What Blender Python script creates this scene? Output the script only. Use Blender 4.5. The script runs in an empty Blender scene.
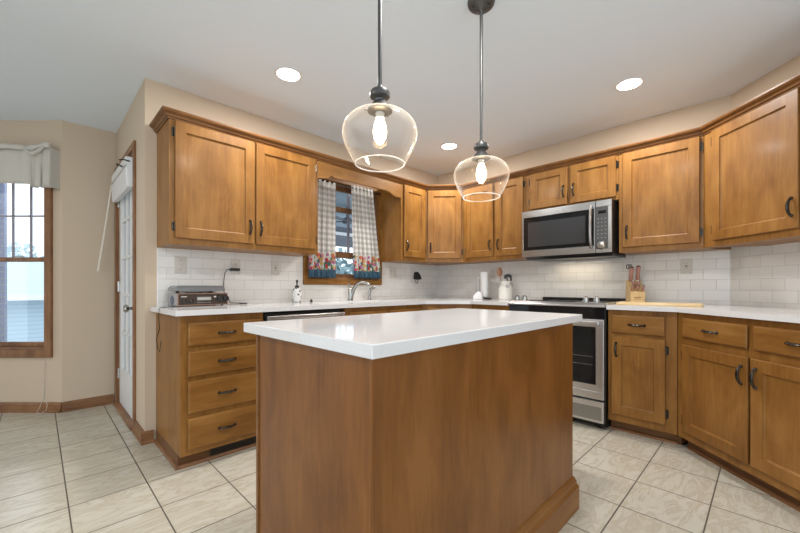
import bpy, bmesh, math, random
from math import sin, cos, pi, radians as R
from mathutils import Matrix, Vector
random.seed(7)
S = bpy.context.scene
COL = S.collection

# ------------------------------------------------------------------ camera, world, exposure
cam = bpy.data.objects.new('camera', bpy.data.cameras.new('camera'))
COL.objects.link(cam); S.camera = cam
cam.location = (0.2778, -2.9323, 1.0444)
cam.rotation_euler = (R(90), 0, -0.7816)
cam.data.sensor_width = 36.0
cam.data.lens = 365.9 / 800 * 36
cam.data.shift_y = (287.13 - 266.5) / 800
cam.data.clip_start = 0.02

wd = bpy.data.worlds.new('sky'); S.world = wd; wd.use_nodes = True
bg = wd.node_tree.nodes['Background']
bg.inputs['Color'].default_value = (0.85, 0.93, 1.0, 1)
bg.inputs['Strength'].default_value = 1.9

S.view_settings.view_transform = 'Standard'
S.view_settings.look = 'None'
S.view_settings.exposure = 0.12
S.view_settings.gamma = 1.0
S.view_settings.use_curve_mapping = False
LAMP_W = 15.0        # each recessed ceiling light
BULB = 34.0

# ------------------------------------------------------------------ helpers
class MB:
    """collects shapes in local coordinates; build() links them as one mesh object"""
    def __init__(s): s.v = []; s.f = []; s.m = []; s.cur = 0
    def mat(s, i): s.cur = i; return s
    def add(s, vs, fs):
        n = len(s.v); s.v += [tuple(p) for p in vs]
        for f in fs: s.f.append([i + n for i in f]); s.m.append(s.cur)
        return s
    def box(s, x0, x1, y0, y1, z0, z1):
        vs = [(x, y, z) for z in (z0, z1) for y in (y0, y1) for x in (x0, x1)]
        return s.add(vs, [(0,2,3,1),(4,5,7,6),(0,1,5,4),(2,6,7,3),(0,4,6,2),(1,3,7,5)])
    def prism(s, poly, a0, a1, axis='z'):
        """polygon extruded along an axis; poly is (x,y) for z, (x,z) for y, (y,z) for x"""
        def P(p, a): return (p[0], p[1], a) if axis == 'z' else ((p[0], a, p[1]) if axis == 'y' else (a, p[0], p[1]))
        n = len(poly)
        vs = [P(p, a0) for p in poly] + [P(p, a1) for p in poly]
        fs = [list(range(n))[::-1], list(range(n, 2*n))] + [(i, (i+1) % n, n+(i+1) % n, n+i) for i in range(n)]
        return s.add(vs, fs)
    def rings(s, rs, cap0=True, cap1=True, closed=True):
        n = len(rs[0]); vs = [p for r in rs for p in r]; fs = []
        for k in range(len(rs)-1):
            for i in range(n if closed else n-1):
                j = (i+1) % n
                fs.append((k*n+i, k*n+j, (k+1)*n+j, (k+1)*n+i))
        if cap0: fs.append(list(range(n))[::-1])
        if cap1: fs.append([(len(rs)-1)*n+i for i in range(n)])
        return s.add(vs, fs)
    def lathe(s, prof, c=(0,0,0), n=24, axis='z', cap=True):
        rs = []
        for r, h in prof:
            ring = []
            for i in range(n):
                a = 2*pi*i/n; u, w = r*cos(a), r*sin(a)
                if axis == 'z': q = (c[0]+u, c[1]+w, c[2]+h)
                elif axis == 'y': q = (c[0]+u, c[1]+h, c[2]+w)
                else: q = (c[0]+h, c[1]+u, c[2]+w)
                ring.append(q)
            rs.append(ring)
        return s.rings(rs, cap, cap)
    def cyl(s, r, h0, h1, c=(0,0,0), n=20, axis='z'):
        return s.lathe([(r, h0), (r, h1)], c, n, axis)
    def tube(s, pts, rad, n=8, cap=True, flat=1.0):
        pts = [Vector(p) for p in pts]; rs = []
        rad = rad if isinstance(rad, (list, tuple)) else [rad]*len(pts)
        up = Vector((0,0,1))
        t0 = (pts[1]-pts[0]).normalized()
        if abs(t0.dot(up)) > .9: up = Vector((0,1,0))
        nrm = (up - t0*up.dot(t0)).normalized()
        for i, p in enumerate(pts):
            t = ((pts[min(i+1, len(pts)-1)] - p).normalized() + (p - pts[max(i-1, 0)]).normalized())
            t = t.normalized() if t.length > 1e-9 else t0
            nrm = (nrm - t*nrm.dot(t)).normalized(); b = t.cross(nrm)
            rs.append([p + (nrm*cos(2*pi*k/n) + b*sin(2*pi*k/n)*flat)*rad[i] for k in range(n)])
        return s.rings(rs, cap, cap)
    def ball(s, c, r, n=12, sx=1, sy=1, sz=1):
        k = max(6, n//2)
        rs = []
        for j in range(k+1):
            a = -pi/2 + pi*j/k; a = max(min(a, pi/2-.02), -pi/2+.02)
            rs.append([(c[0]+sx*r*cos(a)*cos(2*pi*i/n), c[1]+sy*r*cos(a)*sin(2*pi*i/n), c[2]+sz*r*sin(a)) for i in range(n)])
        return s.rings(rs)
    def frame(s, x0, x1, z0, z1, w, y0, y1):
        """rectangular ring (casing) with four boards"""
        s.box(x0, x1, y0, y1, z1-w, z1); s.box(x0, x1, y0, y1, z0, z0+w)
        s.box(x0, x0+w, y0, y1, z0+w, z1-w); s.box(x1-w, x1, y0, y1, z0+w, z1-w)
        return s
    def build(s, name, mat, parent=None, loc=(0,0,0), rot=0, smooth=False, bevel=0, seg=2, solid=0, ang=35, sub=0):
        me = bpy.data.meshes.new(name); me.from_pydata(s.v, [], s.f); me.update()
        bm = bmesh.new(); bm.from_mesh(me)
        bmesh.ops.recalc_face_normals(bm, faces=bm.faces)
        if smooth:
            for f in bm.faces: f.smooth = True
            for e in bm.edges:
                if len(e.link_faces) == 2 and e.calc_face_angle(0) > R(ang): e.smooth = False
        bm.to_mesh(me); bm.free()
        mats = mat if isinstance(mat, (list, tuple)) else [mat]
        for m in mats: me.materials.append(m)
        for i, p in enumerate(me.polygons): p.material_index = s.m[i]
        o = bpy.data.objects.new(name, me); COL.objects.link(o)
        o.location = loc; o.rotation_euler = (0, 0, rot) if not isinstance(rot, tuple) else rot
        if parent: o.parent = parent
        if solid:
            md = o.modifiers.new('solid', 'SOLIDIFY'); md.thickness = solid; md.offset = 0
        if bevel:
            md = o.modifiers.new('bevel', 'BEVEL'); md.width = bevel; md.segments = seg; md.limit_method = 'ANGLE'; md.angle_limit = R(40)
        if sub:
            md = o.modifiers.new('sub', 'SUBSURF'); md.levels = sub; md.render_levels = sub
        return o

def thing(name, label, cat, loc=(0,0,0), rot=0, group=None):
    o = bpy.data.objects.new(name, None); COL.objects.link(o)
    o.empty_display_size = .1
    o.location = loc; o.rotation_euler = (0, 0, rot) if not isinstance(rot, tuple) else rot
    return tag(o, label, cat, group)
def tag(o, label, cat, group=None):
    o['label'] = label; o['category'] = cat
    if group: o['group'] = group
    return o
def struct(o, label=None):
    o['kind'] = 'structure'
    if label: o['label'] = label
    return o
def copy_tree(o, parent=None):
    c = o.copy(); COL.objects.link(c); c.parent = parent
    for ch in list(o.children): copy_tree(ch, c)
    return c

# ------------------------------------------------------------------ materials
def new_mat(name):
    m = bpy.data.materials.new(name); m.use_nodes = True
    nt = m.node_tree; b = nt.nodes['Principled BSDF']
    return m, nt, b
def plain(name, col, rough=.5, metal=0, spec=.5, emit=None, es=0, coat=0, bump=0, bscale=80, var=0, vscale=4):
    m, nt, b = new_mat(name)
    b.inputs['Base Color'].default_value = (*col, 1); b.inputs['Roughness'].default_value = rough
    b.inputs['Metallic'].default_value = metal; b.inputs['Specular IOR Level'].default_value = spec
    b.inputs['Coat Weight'].default_value = coat
    if emit: b.inputs['Emission Color'].default_value = (*emit, 1); b.inputs['Emission Strength'].default_value = es
    tc = nt.nodes.new('ShaderNodeTexCoord')
    if bump:
        n = nt.nodes.new('ShaderNodeTexNoise'); n.inputs['Scale'].default_value = bscale; n.inputs['Detail'].default_value = 4
        nt.links.new(tc.outputs['Object'], n.inputs['Vector'])
        bp = nt.nodes.new('ShaderNodeBump'); bp.inputs['Strength'].default_value = bump; bp.inputs['Distance'].default_value = .002
        nt.links.new(n.outputs['Fac'], bp.inputs['Height']); nt.links.new(bp.outputs['Normal'], b.inputs['Normal'])
    if var:
        n = nt.nodes.new('ShaderNodeTexNoise'); n.inputs['Scale'].default_value = vscale; n.inputs['Detail'].default_value = 3
        nt.links.new(tc.outputs['Object'], n.inputs['Vector'])
        mx = nt.nodes.new('ShaderNodeMix'); mx.data_type = 'RGBA'
        mx.inputs[6].default_value = (*[c*(1-var) for c in col], 1); mx.inputs[7].default_value = (*[min(1, c*(1+var)) for c in col], 1)
        nt.links.new(n.outputs['Fac'], mx.inputs[0]); nt.links.new(mx.outputs[2], b.inputs['Base Color'])
    return m
def ramp(nt, pts):
    r = nt.nodes.new('ShaderNodeValToRGB'); e = r.color_ramp.elements
    while len(e) < len(pts): e.new(.5)
    for i, (p, c) in enumerate(pts): e[i].position = p; e[i].color = (*c, 1)
    return r
def wood(name, dark, mid, light, axis='z', rough=.4, coat=.05, gscale=1.0, contrast=1.0):
    """blotchy stained maple, grain along one local axis"""
    m, nt, b = new_mat(name); L = nt.links.new
    tc = nt.nodes.new('ShaderNodeTexCoord'); oi = nt.nodes.new('ShaderNodeObjectInfo')
    off = nt.nodes.new('ShaderNodeVectorMath'); off.operation = 'SCALE'; off.inputs[0].default_value = (7.3, 11.1, 5.7)
    L(oi.outputs['Random'], off.inputs['Scale'])
    ad = nt.nodes.new('ShaderNodeVectorMath'); ad.operation = 'ADD'; L(tc.outputs['Object'], ad.inputs[0]); L(off.outputs[0], ad.inputs[1])
    mp = nt.nodes.new('ShaderNodeMapping'); L(ad.outputs[0], mp.inputs['Vector'])
    mp.inputs['Scale'].default_value = {'z': (14, 14, 1.3), 'x': (1.3, 14, 14), 'y': (14, 1.3, 14)}[axis]
    g = nt.nodes.new('ShaderNodeTexNoise'); g.inputs['Scale'].default_value = 2.4*gscale; g.inputs['Detail'].default_value = 7; g.inputs['Roughness'].default_value = .62; g.inputs['Distortion'].default_value = 1.1
    L(mp.outputs[0], g.inputs['Vector'])
    mp2 = nt.nodes.new('ShaderNodeMapping'); L(ad.outputs[0], mp2.inputs['Vector'])
    mp2.inputs['Scale'].default_value = {'z': (3.2, 3.2, 1.4), 'x': (1.4, 3.2, 3.2), 'y': (3.2, 1.4, 3.2)}[axis]
    bl = nt.nodes.new('ShaderNodeTexNoise'); bl.inputs['Scale'].default_value = 2.2; bl.inputs['Detail'].default_value = 5; bl.inputs['Distortion'].default_value = .7
    L(mp2.outputs[0], bl.inputs['Vector'])
    mx = nt.nodes.new('ShaderNodeMath'); mx.operation = 'MULTIPLY_ADD'; L(g.outputs['Fac'], mx.inputs[0]); mx.inputs[1].default_value = .4
    m2 = nt.nodes.new('ShaderNodeMath'); m2.operation = 'MULTIPLY'; L(bl.outputs['Fac'], m2.inputs[0]); m2.inputs[1].default_value = .6
    L(m2.outputs[0], mx.inputs[2])
    w = .16/contrast
    r = ramp(nt, [(.5-w, dark), (.5, mid), (.5+w, light)]); L(mx.outputs[0], r.inputs['Fac']); L(r.outputs['Color'], b.inputs['Base Color'])
    b.inputs['Specular IOR Level'].default_value = .3; b.inputs['Roughness'].default_value = rough; b.inputs['Coat Weight'].default_value = coat; b.inputs['Coat Roughness'].default_value = .15
    bp = nt.nodes.new('ShaderNodeBump'); bp.inputs['Strength'].default_value = .06; bp.inputs['Distance'].default_value = .002
    L(g.outputs['Fac'], bp.inputs['Height']); L(bp.outputs['Normal'], b.inputs['Normal'])
    return m
def glass_thin(name, tint=(1,1,1), k=1.0, rough=0, power=5, edge_glint=0):
    m = bpy.data.materials.new(name); m.use_nodes = True; nt = m.node_tree; nt.nodes.clear(); L = nt.links.new
    o = nt.nodes.new('ShaderNodeOutputMaterial'); t = nt.nodes.new('ShaderNodeBsdfTransparent'); g = nt.nodes.new('ShaderNodeBsdfGlossy')
    t.inputs['Color'].default_value = (*tint, 1); g.inputs['Roughness'].default_value = rough
    lw = nt.nodes.new('ShaderNodeLayerWeight'); lw.inputs['Blend'].default_value = .5
    fr = nt.nodes.new('ShaderNodeMath'); fr.operation = 'POWER'; fr.inputs[1].default_value = power; L(lw.outputs['Facing'], fr.inputs[0])
    mu = nt.nodes.new('ShaderNodeMath'); mu.operation = 'MULTIPLY_ADD'; mu.inputs[1].default_value = .9*k; mu.inputs[2].default_value = .04*k; mu.use_clamp = True
    mx = nt.nodes.new('ShaderNodeMixShader')
    L(fr.outputs[0], mu.inputs[0]); L(mu.outputs[0], mx.inputs[0]); L(t.outputs[0], mx.inputs[1]); L(g.outputs[0], mx.inputs[2])
    if edge_glint:  # diffuse white towards the glass edges stands in for bright highlights
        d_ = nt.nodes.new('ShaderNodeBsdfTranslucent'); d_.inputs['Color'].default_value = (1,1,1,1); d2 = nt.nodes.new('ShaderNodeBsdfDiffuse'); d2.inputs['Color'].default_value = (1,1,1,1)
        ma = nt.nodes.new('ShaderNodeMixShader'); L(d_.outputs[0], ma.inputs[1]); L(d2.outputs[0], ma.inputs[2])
        mb_ = nt.nodes.new('ShaderNodeMixShader'); mb_.inputs[0].default_value = edge_glint; L(g.outputs[0], mb_.inputs[1]); L(ma.outputs[0], mb_.inputs[2]); L(mb_.outputs[0], mx.inputs[2])
    pass; L(mx.outputs[0], o.inputs['Surface'])
    return m

WD, WM, WL = (.180, .072, .013), (.252, .112, .024), (.330, .158, .040)
M_WOODV = wood('maple_vertical', WD, WM, WL, 'z')
M_WOODH = wood('maple_horizontal', WD, WM, WL, 'x')
M_ISL = wood('maple_island_panel', (.135, .046, .008), (.190, .069, .013), (.24, .093, .021), 'z', rough=.36, coat=.10, gscale=1.3, contrast=1.1)
M_TRIM = wood('oak_trim', (.15, .068, .03), (.235, .112, .05), (.33, .17, .08), 'x', rough=.4, gscale=1.5)
M_TRIMV = wood('oak_trim_vertical', (.15, .068, .03), (.235, .112, .05), (.33, .17, .08), 'z', rough=.4, gscale=1.5)
M_CROWN = wood('maple_crown', (.13, .052, .013), (.18, .076, .021), (.23, .10, .03), 'x')
M_DARKIN = plain('cabinet_gap', (.05, .022, .008), .7)
M_WALL = plain('beige_wall_paint', (.585, .472, .352), .75, bump=.15, bscale=160)
M_CEIL = plain('white_ceiling_paint', (.80, .88, .965), .85, bump=.2, bscale=120)
M_WHITE = plain('white_paint', (.82, .82, .82), .35)
M_PLASTIC = plain('ivory_plastic', (.60, .565, .51), .4)
M_BLACK = plain('black_plastic', (.012, .012, .012), .35)
M_BRONZE = plain('dark_bronze_metal', (.065, .058, .05), .24, metal=.9)
M_PEND = plain('gunmetal', (.10, .10, .10), .42, metal=.8)
M_STEEL = plain('stainless_steel', (.62, .62, .625), .30, metal=1)
M_MSTEEL = plain('microwave_steel', (.40, .40, .40), .24, metal=1)
M_STEELD = plain('dark_stainless', (.33, .33, .33), .3, metal=1)  # darker tone of stainless steel
M_CHROME = plain('brushed_nickel', (.40, .39, .37), .2, metal=1)
M_BGLASS = plain('black_glass', (.008, .008, .009), .06, spec=.3)
M_SINK = plain('white_sink', (.8, .8, .78), .2)
M_WINGLASS = glass_thin('window_glass', (.97, .985, 1), 1.0)
M_PENGLASS = glass_thin('pendant_glass', (.985, .98, .975), 1.0, power=3.2, edge_glint=.42)  # white mixed into the shade paints its bright outline

# quartz
M_QUARTZ, nt, b = new_mat('white_quartz'); L = nt.links.new
tc = nt.nodes.new('ShaderNodeTexCoord'); n1 = nt.nodes.new('ShaderNodeTexNoise'); n1.inputs['Scale'].default_value = 260; n1.inputs['Detail'].default_value = 2
L(tc.outputs['Object'], n1.inputs['Vector'])
rp = ramp(nt, [(.3, (.70, .695, .70)), (.55, (.745, .74, .745)), (.8, (.79, .785, .79))]); L(n1.outputs['Fac'], rp.inputs['Fac']); L(rp.outputs['Color'], b.inputs['Base Color'])
b.inputs['Roughness'].default_value = .09; b.inputs['Specular IOR Level'].default_value = .55

# floor tile: one-foot squares with dark grout, faint beige marbling
M_FLOOR, nt, b = new_mat('cream_floor_tile'); L = nt.links.new
tc = nt.nodes.new('ShaderNodeTexCoord'); mp = nt.nodes.new('ShaderNodeMapping'); mp.vector_type = 'POINT'
mp.inputs['Location'].default_value = (-.385 + .3117*40, 2.1235 + .3066*40, 0); L(tc.outputs['Object'], mp.inputs['Vector'])
br = nt.nodes.new('ShaderNodeTexBrick'); L(mp.outputs[0], br.inputs['Vector'])
br.offset = 0; br.squash = 1; br.inputs['Scale'].default_value = 1
br.inputs['Brick Width'].default_value = .3117; br.inputs['Row Height'].default_value = .3066
br.inputs['Mortar Size'].default_value = .0032; br.inputs['Mortar Smooth'].default_value = .2; br.inputs['Bias'].default_value = 0
br.inputs['Color1'].default_value = (0, 0, 0, 1); br.inputs['Color2'].default_value = (1, 1, 1, 1)
nz = nt.nodes.new('ShaderNodeTexNoise'); nz.inputs['Scale'].default_value = 3.2; nz.inputs['Detail'].default_value = 8; nz.inputs['Roughness'].default_value = .6; nz.inputs['Distortion'].default_value = 2.2
mo = nt.nodes.new('ShaderNodeVectorMath'); mo.operation = 'MULTIPLY_ADD'; L(br.outputs['Color'], mo.inputs[0]); mo.inputs[1].default_value = (3, 5, 2); L(tc.outputs['Object'], mo.inputs[2])
ms = nt.nodes.new('ShaderNodeMapping'); ms.inputs['Scale'].default_value = (1.1, 3.0, 1); ms.inputs['Rotation'].default_value = (0, 0, .35); L(mo.outputs[0], ms.inputs['Vector']); L(ms.outputs[0], nz.inputs['Vector'])
rp = ramp(nt, [(.40, (.535, .50, .41)), (.49, (.47, .42, .33)), (.53, (.54, .505, .42)), (.7, (.575, .545, .46))]); L(nz.outputs['Fac'], rp.inputs['Fac'])
mx = nt.nodes.new('ShaderNodeMix'); mx.data_type = 'RGBA'; L(br.outputs['Fac'], mx.inputs[0]); L(rp.outputs['Color'], mx.inputs[6]); mx.inputs[7].default_value = (.10, .085, .065, 1)
L(mx.outputs[2], b.inputs['Base Color'])
rr = nt.nodes.new('ShaderNodeMapRange'); L(br.outputs['Fac'], rr.inputs[0]); rr.inputs[3].default_value = .24; rr.inputs[4].default_value = .8; L(rr.outputs[0], b.inputs['Roughness'])
iv = nt.nodes.new('ShaderNodeMath'); iv.operation = 'SUBTRACT'; iv.inputs[0].default_value = 1; L(br.outputs['Fac'], iv.inputs[1])
bp = nt.nodes.new('ShaderNodeBump'); bp.inputs['Strength'].default_value = .5; bp.inputs['Distance'].default_value = .003; L(iv.outputs[0], bp.inputs['Height']); L(bp.outputs['Normal'], b.inputs['Normal'])

# subway tile; local x runs along the wall, local z up
def subway(name, ox=0):
    m, nt, b = new_mat(name); L = nt.links.new
    tc = nt.nodes.new('ShaderNodeTexCoord'); sp = nt.nodes.new('ShaderNodeSeparateXYZ'); cb = nt.nodes.new('ShaderNodeCombineXYZ')
    L(tc.outputs['Object'], sp.inputs[0]); L(sp.outputs['X'], cb.inputs['X']); L(sp.outputs['Z'], cb.inputs['Y'])
    mp = nt.nodes.new('ShaderNodeMapping'); mp.inputs['Location'].default_value = (ox + 3.04, -1.022 + .0785*20, 0); L(cb.outputs[0], mp.inputs['Vector'])
    br = nt.nodes.new('ShaderNodeTexBrick'); L(mp.outputs[0], br.inputs['Vector']); br.offset = .5
    br.inputs['Scale'].default_value = 1; br.inputs['Brick Width'].default_value = .152; br.inputs['Row Height'].default_value = .0785
    br.inputs['Mortar Size'].default_value = .0013; br.inputs['Mortar Smooth'].default_value = .1; br.inputs['Bias'].default_value = 0
    br.inputs['Color1'].default_value = (.70, .675, .635, 1); br.inputs['Color2'].default_value = (.755, .735, .70, 1); br.inputs['Mortar'].default_value = (.54, .52, .49, 1)
    L(br.outputs['Color'], b.inputs['Base Color']); b.inputs['Roughness'].default_value = .16
    iv = nt.nodes.new('ShaderNodeMath'); iv.operation = 'SUBTRACT'; iv.inputs[0].default_value = 1; L(br.outputs['Fac'], iv.inputs[1])
    bp = nt.nodes.new('ShaderNodeBump'); bp.inputs['Strength'].default_value = .6; bp.inputs['Distance'].default_value = .002; L(iv.outputs[0], bp.inputs['Height']); L(bp.outputs['Normal'], b.inputs['Normal'])
    return m
M_SUB = subway('white_subway_tile')

# ------------------------------------------------------------------ room shell
XW = 3.852          # right (stove) wall
YD = -2.74          # where the angled right wall begins
DX, DY = 2.852, -3.74   # angled wall end
MB().box(-3.2, 4.1, -6.2, 3.4, -.05, 0).build('floor', M_FLOOR)
struct(bpy.data.objects['floor'])
struct(MB().prism([(-3.2,-6.2),(3.4,-6.2),(3.4,-3.35),(4.1,-2.9),(4.1,.25),(.95,.25),(.95,1.4),(-.4,2.7),(-3.2,2.7)], 2.44, 2.5).build('ceiling', M_CEIL))
WX0, WX1, WZ0, WZ1 = 2.015, 2.838, 1.122, 2.05        # sink window opening
w = MB()
w.box(.789, WX0, 0, .14, 0, 2.44); w.box(WX1, 4.0, 0, .14, 0, 2.44); w.box(WX0, WX1, 0, .14, 0, WZ0); w.box(WX0, WX1, 0, .14, WZ1, 2.44)
struct(w.build('wall_sink', M_WALL))
struct(MB().box(XW, XW+.14, -2.74, 0, 0, 2.44).build('wall_stove', M_WALL))
a135 = R(-135)
struct(MB().box(0, 1.4142, 0, .12, 0, 2.44).build('wall_right_angled', M_WALL, loc=(XW, YD, 0), rot=a135))
struct(MB().box(DX, DX+.12, -6.0, DY, 0, 2.44).build('wall_right', M_WALL))
# door wall (faces -X) with opening for the French door
dY0, dY1, dZ = .345, 1.165, 2.06
w = MB(); w.box(.789, .93, 0.14, dY0, 0, 2.44); w.box(.789, .93, dY1, 1.22, 0, 2.44); w.box(.789, .93, dY0, dY1, dZ, 2.44)
struct(w.build('wall_door', M_WALL))
struct(MB().box(.427, .93, 1.2335, 1.35, 0, 2.44).build('wall_nook', M_WALL))
# bay wall at 45 degrees with window; local x runs towards the corner at (.427,1.2335)
BL = 1.32; b45 = R(-45)
bx, by = .427 - BL*cos(pi/4), 1.2335 + BL*sin(pi/4)
BX1 = BL - .135; BX0 = BX1 - .92; BZ0, BZ1 = .52, 2.03
w = MB(); w.box(0, BX0, 0, .14, 0, 2.44); w.box(BX1, BL, 0, .14, 0, 2.44); w.box(BX0, BX1, 0, .14, 0, BZ0); w.box(BX0, BX1, 0, .14, BZ1, 2.44)
struct(w.build('wall_bay', M_WALL, loc=(bx, by, 0), rot=b45))
# centre wall of the bay with its own opening, and the far left wall
w = MB(); w.box(-1.6, -1.35, by, by+.14, 0, 2.44); w.box(-.72, bx, by, by+.14, 0, 2.44); w.box(-1.35, -.72, by, by+.14, 0, .52); w.box(-1.35, -.72, by, by+.14, 2.03, 2.44)
struct(w.build('wall_bay_centre', M_WALL))
struct(MB().box(-3.1, -3.0, -1.4, 1.6, 0, 2.44).build('wall_left', M_WALL))

# baseboards: small moulded profile
def baseboard(name, L_, loc, rot, mat=M_TRIM):
    m = MB(); m.prism([(0,0),(-.024,0),(-.024,.016),(-.014,.022),(-.013,.066),(-.006,.082),(0,.082)], 0, L_, 'x')
    return struct(m.build(name, mat, loc=loc, rot=rot))
baseboard('baseboard_bay', BL, (bx, by, 0), b45)
baseboard('baseboard_nook', .34, (.427, 1.2335, 0), 0)
baseboard('baseboard_sink', .072, (.765, 0, 0), 0)
baseboard('baseboard_door', .30, (.789, .30, 0), R(-90))

# backsplash tile skins (thin slabs on the walls)
t = .008
w = MB(); w.box(.862, 1.966, -t, 0, .915, 1.34); w.box(1.966, 2.892, -t, 0, .915, 1.066); w.box(2.892, 3.852, -t, 0, .915, 1.34)
struct(w.build('trim_1', M_SUB), 'white subway tile behind the sink')
struct(MB().box(0, 2.74, -t, 0, .915, 1.74).build('trim_2', M_SUB, loc=(XW, 0, 0), rot=R(-90)), 'white subway tile behind the stove')
struct(MB().box(0, 1.2, -t, 0, .915, 1.34).build('trim_3', M_SUB, loc=(XW, YD, 0), rot=a135), 'white subway tile on the angled wall')
# edge strip where the sink-wall tile ends
struct(MB().box(.857, .863, -.010, 0, .915, 1.31).build('trim_4', M_WHITE))

# ------------------------------------------------------------------ windows
def dh_window(name, loc, rot, W, z0, z1, rails, mat, munt=None, casing=.062, glassy=.085, depth=.14, casmat=None):
    """double-hung unit, local x along the wall, -y into the room"""
    root = bpy.data.objects.new(name, None); COL.objects.link(root); root.location = loc; root.rotation_euler = (0,0,rot); struct(root)
    c = MB(); c.frame(-casing, W+casing, z0-casing, z1+casing, casing, -.018, 0); c.frame(-casing, W+casing, z0-casing, z1+casing, .014, -.026, -.016)
    c.build('window_casing', casmat or mat, root, bevel=.003)
    j = MB(); j.frame(-.001, W+.001, z0-.001, z1+.001, .018, 0, depth)
    j.build('window_jamb', mat, root)
    sa = MB(); s = .036
    zs = [z0+.018] + rails + [z1-.018]
    sa.frame(.018, W-.018, z0+.018, z1-.018, s, glassy-.018, glassy+.018)
    for (ra, rb) in rails_pairs(rails): sa.box(.018+s, W-.018-s, glassy-.02, glassy+.02, ra, rb)
    sa.build('window_sash', mat, root, bevel=.002)
    g = MB(); g.box(.05, W-.05, glassy-.002, glassy+.002, z0+.05, z1-.05); g.build('window_pane', M_WINGLASS, root)
    if munt:
        mu = MB()
        for x in munt[0]: mu.box(x-.007, x+.007, glassy-.006, glassy+.006, munt[2], munt[3])
        for z in munt[1]: mu.box(.05, W-.05, glassy-.006, glassy+.006, z-.007, z+.007)
        mu.build('window_muntin', M_MUNT, root)
    return root
def rails_pairs(r): return [(r[i], r[i+1]) for i in range(0, len(r), 2)]
M_MUNT = plain('grey_muntin', (.33, .31, .36), .5)
dh_window('window_1', (bx + BX0*cos(pi/4), by - BX0*sin(pi/4), 0), b45, BX1-BX0, BZ0, BZ1, [1.262, 1.30], M_TRIMV,
          munt=([.92-.055-.155*k for k in (1, 2, 3, 4, 5)], [1.655], 1.30, 1.98))
lk = MB(); lk.box(.60, .66, .055, .075, 1.295, 1.312); lk.build('sash_lock', M_STEELD, bpy.data.objects['window_1'])
dh_window('window_2', (WX0, 0, 0), 0, WX1-WX0, WZ0, WZ1, [1.336, 1.396, 1.79, 1.84], M_TRIMV, casing=.055, casmat=M_WOODH)
cr = MB(); cr.box(.505, .525, .075, .095, 1.40, 2.0); cr.build('window_mullion', M_MUNT, bpy.data.objects['window_2'])

# ------------------------------------------------------------------ French door
fd = bpy.data.objects.new('door_1', None); COL.objects.link(fd); fd.location = (.789, dY1, 0); fd.rotation_euler = (0, 0, R(-90)); struct(fd, 'white French door with fifteen panes')
DW = dY1 - dY0    # local x: 0 = far side (hinges), DW = near side; local -y into the room
c = MB(); cw = .048
c.box(-cw, 0, -.016, 0, 0, dZ+cw); c.box(DW, DW+cw, -.016, 0, 0, dZ+cw); c.box(0, DW, -.016, 0, dZ, dZ+cw)
c.build('door_casing', M_TRIMV, fd, bevel=.003)
j = MB(); j.box(0, .014, 0, .14, 0, dZ); j.box(DW-.014, DW, 0, .14, 0, dZ); j.box(0, DW, 0, .14, dZ-.014, dZ); j.build('door_jamb', M_TRIMV, fd)
MB().box(0, DW, -.03, .14, 0, .018).build('door_threshold', M_TRIM, fd, bevel=.004)
lf = MB(); x0, x1, z0, z1, st, y0, y1 = .018, DW-.018, .022, dZ-.018, .10, .012, .052
gb, gt = .34, 1.93
lf.box(x0, x0+st, y0, y1, z0, z1); lf.box(x1-st, x1, y0, y1, z0, z1); lf.box(x0+st, x1-st, y0, y1, z0, gb); lf.box(x0+st, x1-st, y0, y1, gt, z1)
ww = (x1-x0-2*st)/3
for k in (1, 2): lf.box(x0+st+ww*k-.011, x0+st+ww*k+.011, y0+.006, y1-.006, gb, gt)
for k in (1, 2, 3, 4):
    z = gb + (gt-gb)*k/5; lf.box(x0+st, x1-st, y0+.004, y1-.008, z-.011, z+.011)
lf.build('door_leaf', M_WHITE, fd, bevel=.002)
MB().box(x0+st-.01, x1-st+.01, .030, .034, gb-.01, gt+.01).build('door_glass', M_WINGLASS, fd)
kn = MB(); kx = x1-.06; kn.lathe([(.031,0),(.033,-.006),(.012,-.012),(.011,-.035),(.026,-.044),(.030,-.056),(.022,-.068),(.004,-.07)], (kx, y0, .885), 20, 'y'); kn.build('door_knob', M_CHROME, fd, smooth=True)
for z in (.28, 1.05, 1.80):
    h = MB(); h.cyl(.008, z-.045, z+.045, (.014, .006, 0), 10); h.box(.014, .04, .006, .013, z-.045, z+.045); h.build('door_hinge', M_CHROME, fd, smooth=True)

# roll shade on the door
sh = thing('roller_blind', 'white folded blind mounted at the top of the white French door', 'blind', (.789, dY1, 0), R(-90))
m = MB(); m.prism([(.008,1.80),(-.035,1.785),(-.042,1.80),(-.048,1.93),(-.035,1.955),(.008,1.955)], .03, DW-.05, 'x'); m.build('blind_roll', M_WHITE, sh, bevel=.006)
m = MB(); m.box(.02, DW-.09, -.045, .010, 1.96, 2.02); m.build('head_rail', M_WHITE, sh, bevel=.003)
m = MB(); m.tube([(DW-.085,-.02,1.985),(DW-.07,-.06,1.985),(DW-.07,-.085,1.975)], .005); m.tube([(DW-.20,-.05,1.965),(DW-.12,-.09,1.955),(DW-.10,-.09,1.945)], .007); m.build('blind_bracket', M_BRONZE, sh)
m = MB(); m.tube([(.03,-.045,1.94),(.03,-.056,1.85),(.015,-.095,1.50),(.0,-.135,1.18)], [.006,.006,.007,.008], 6); m.build('blind_wand', plain('cream_wand', (.78,.72,.62), .4), sh)

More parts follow.
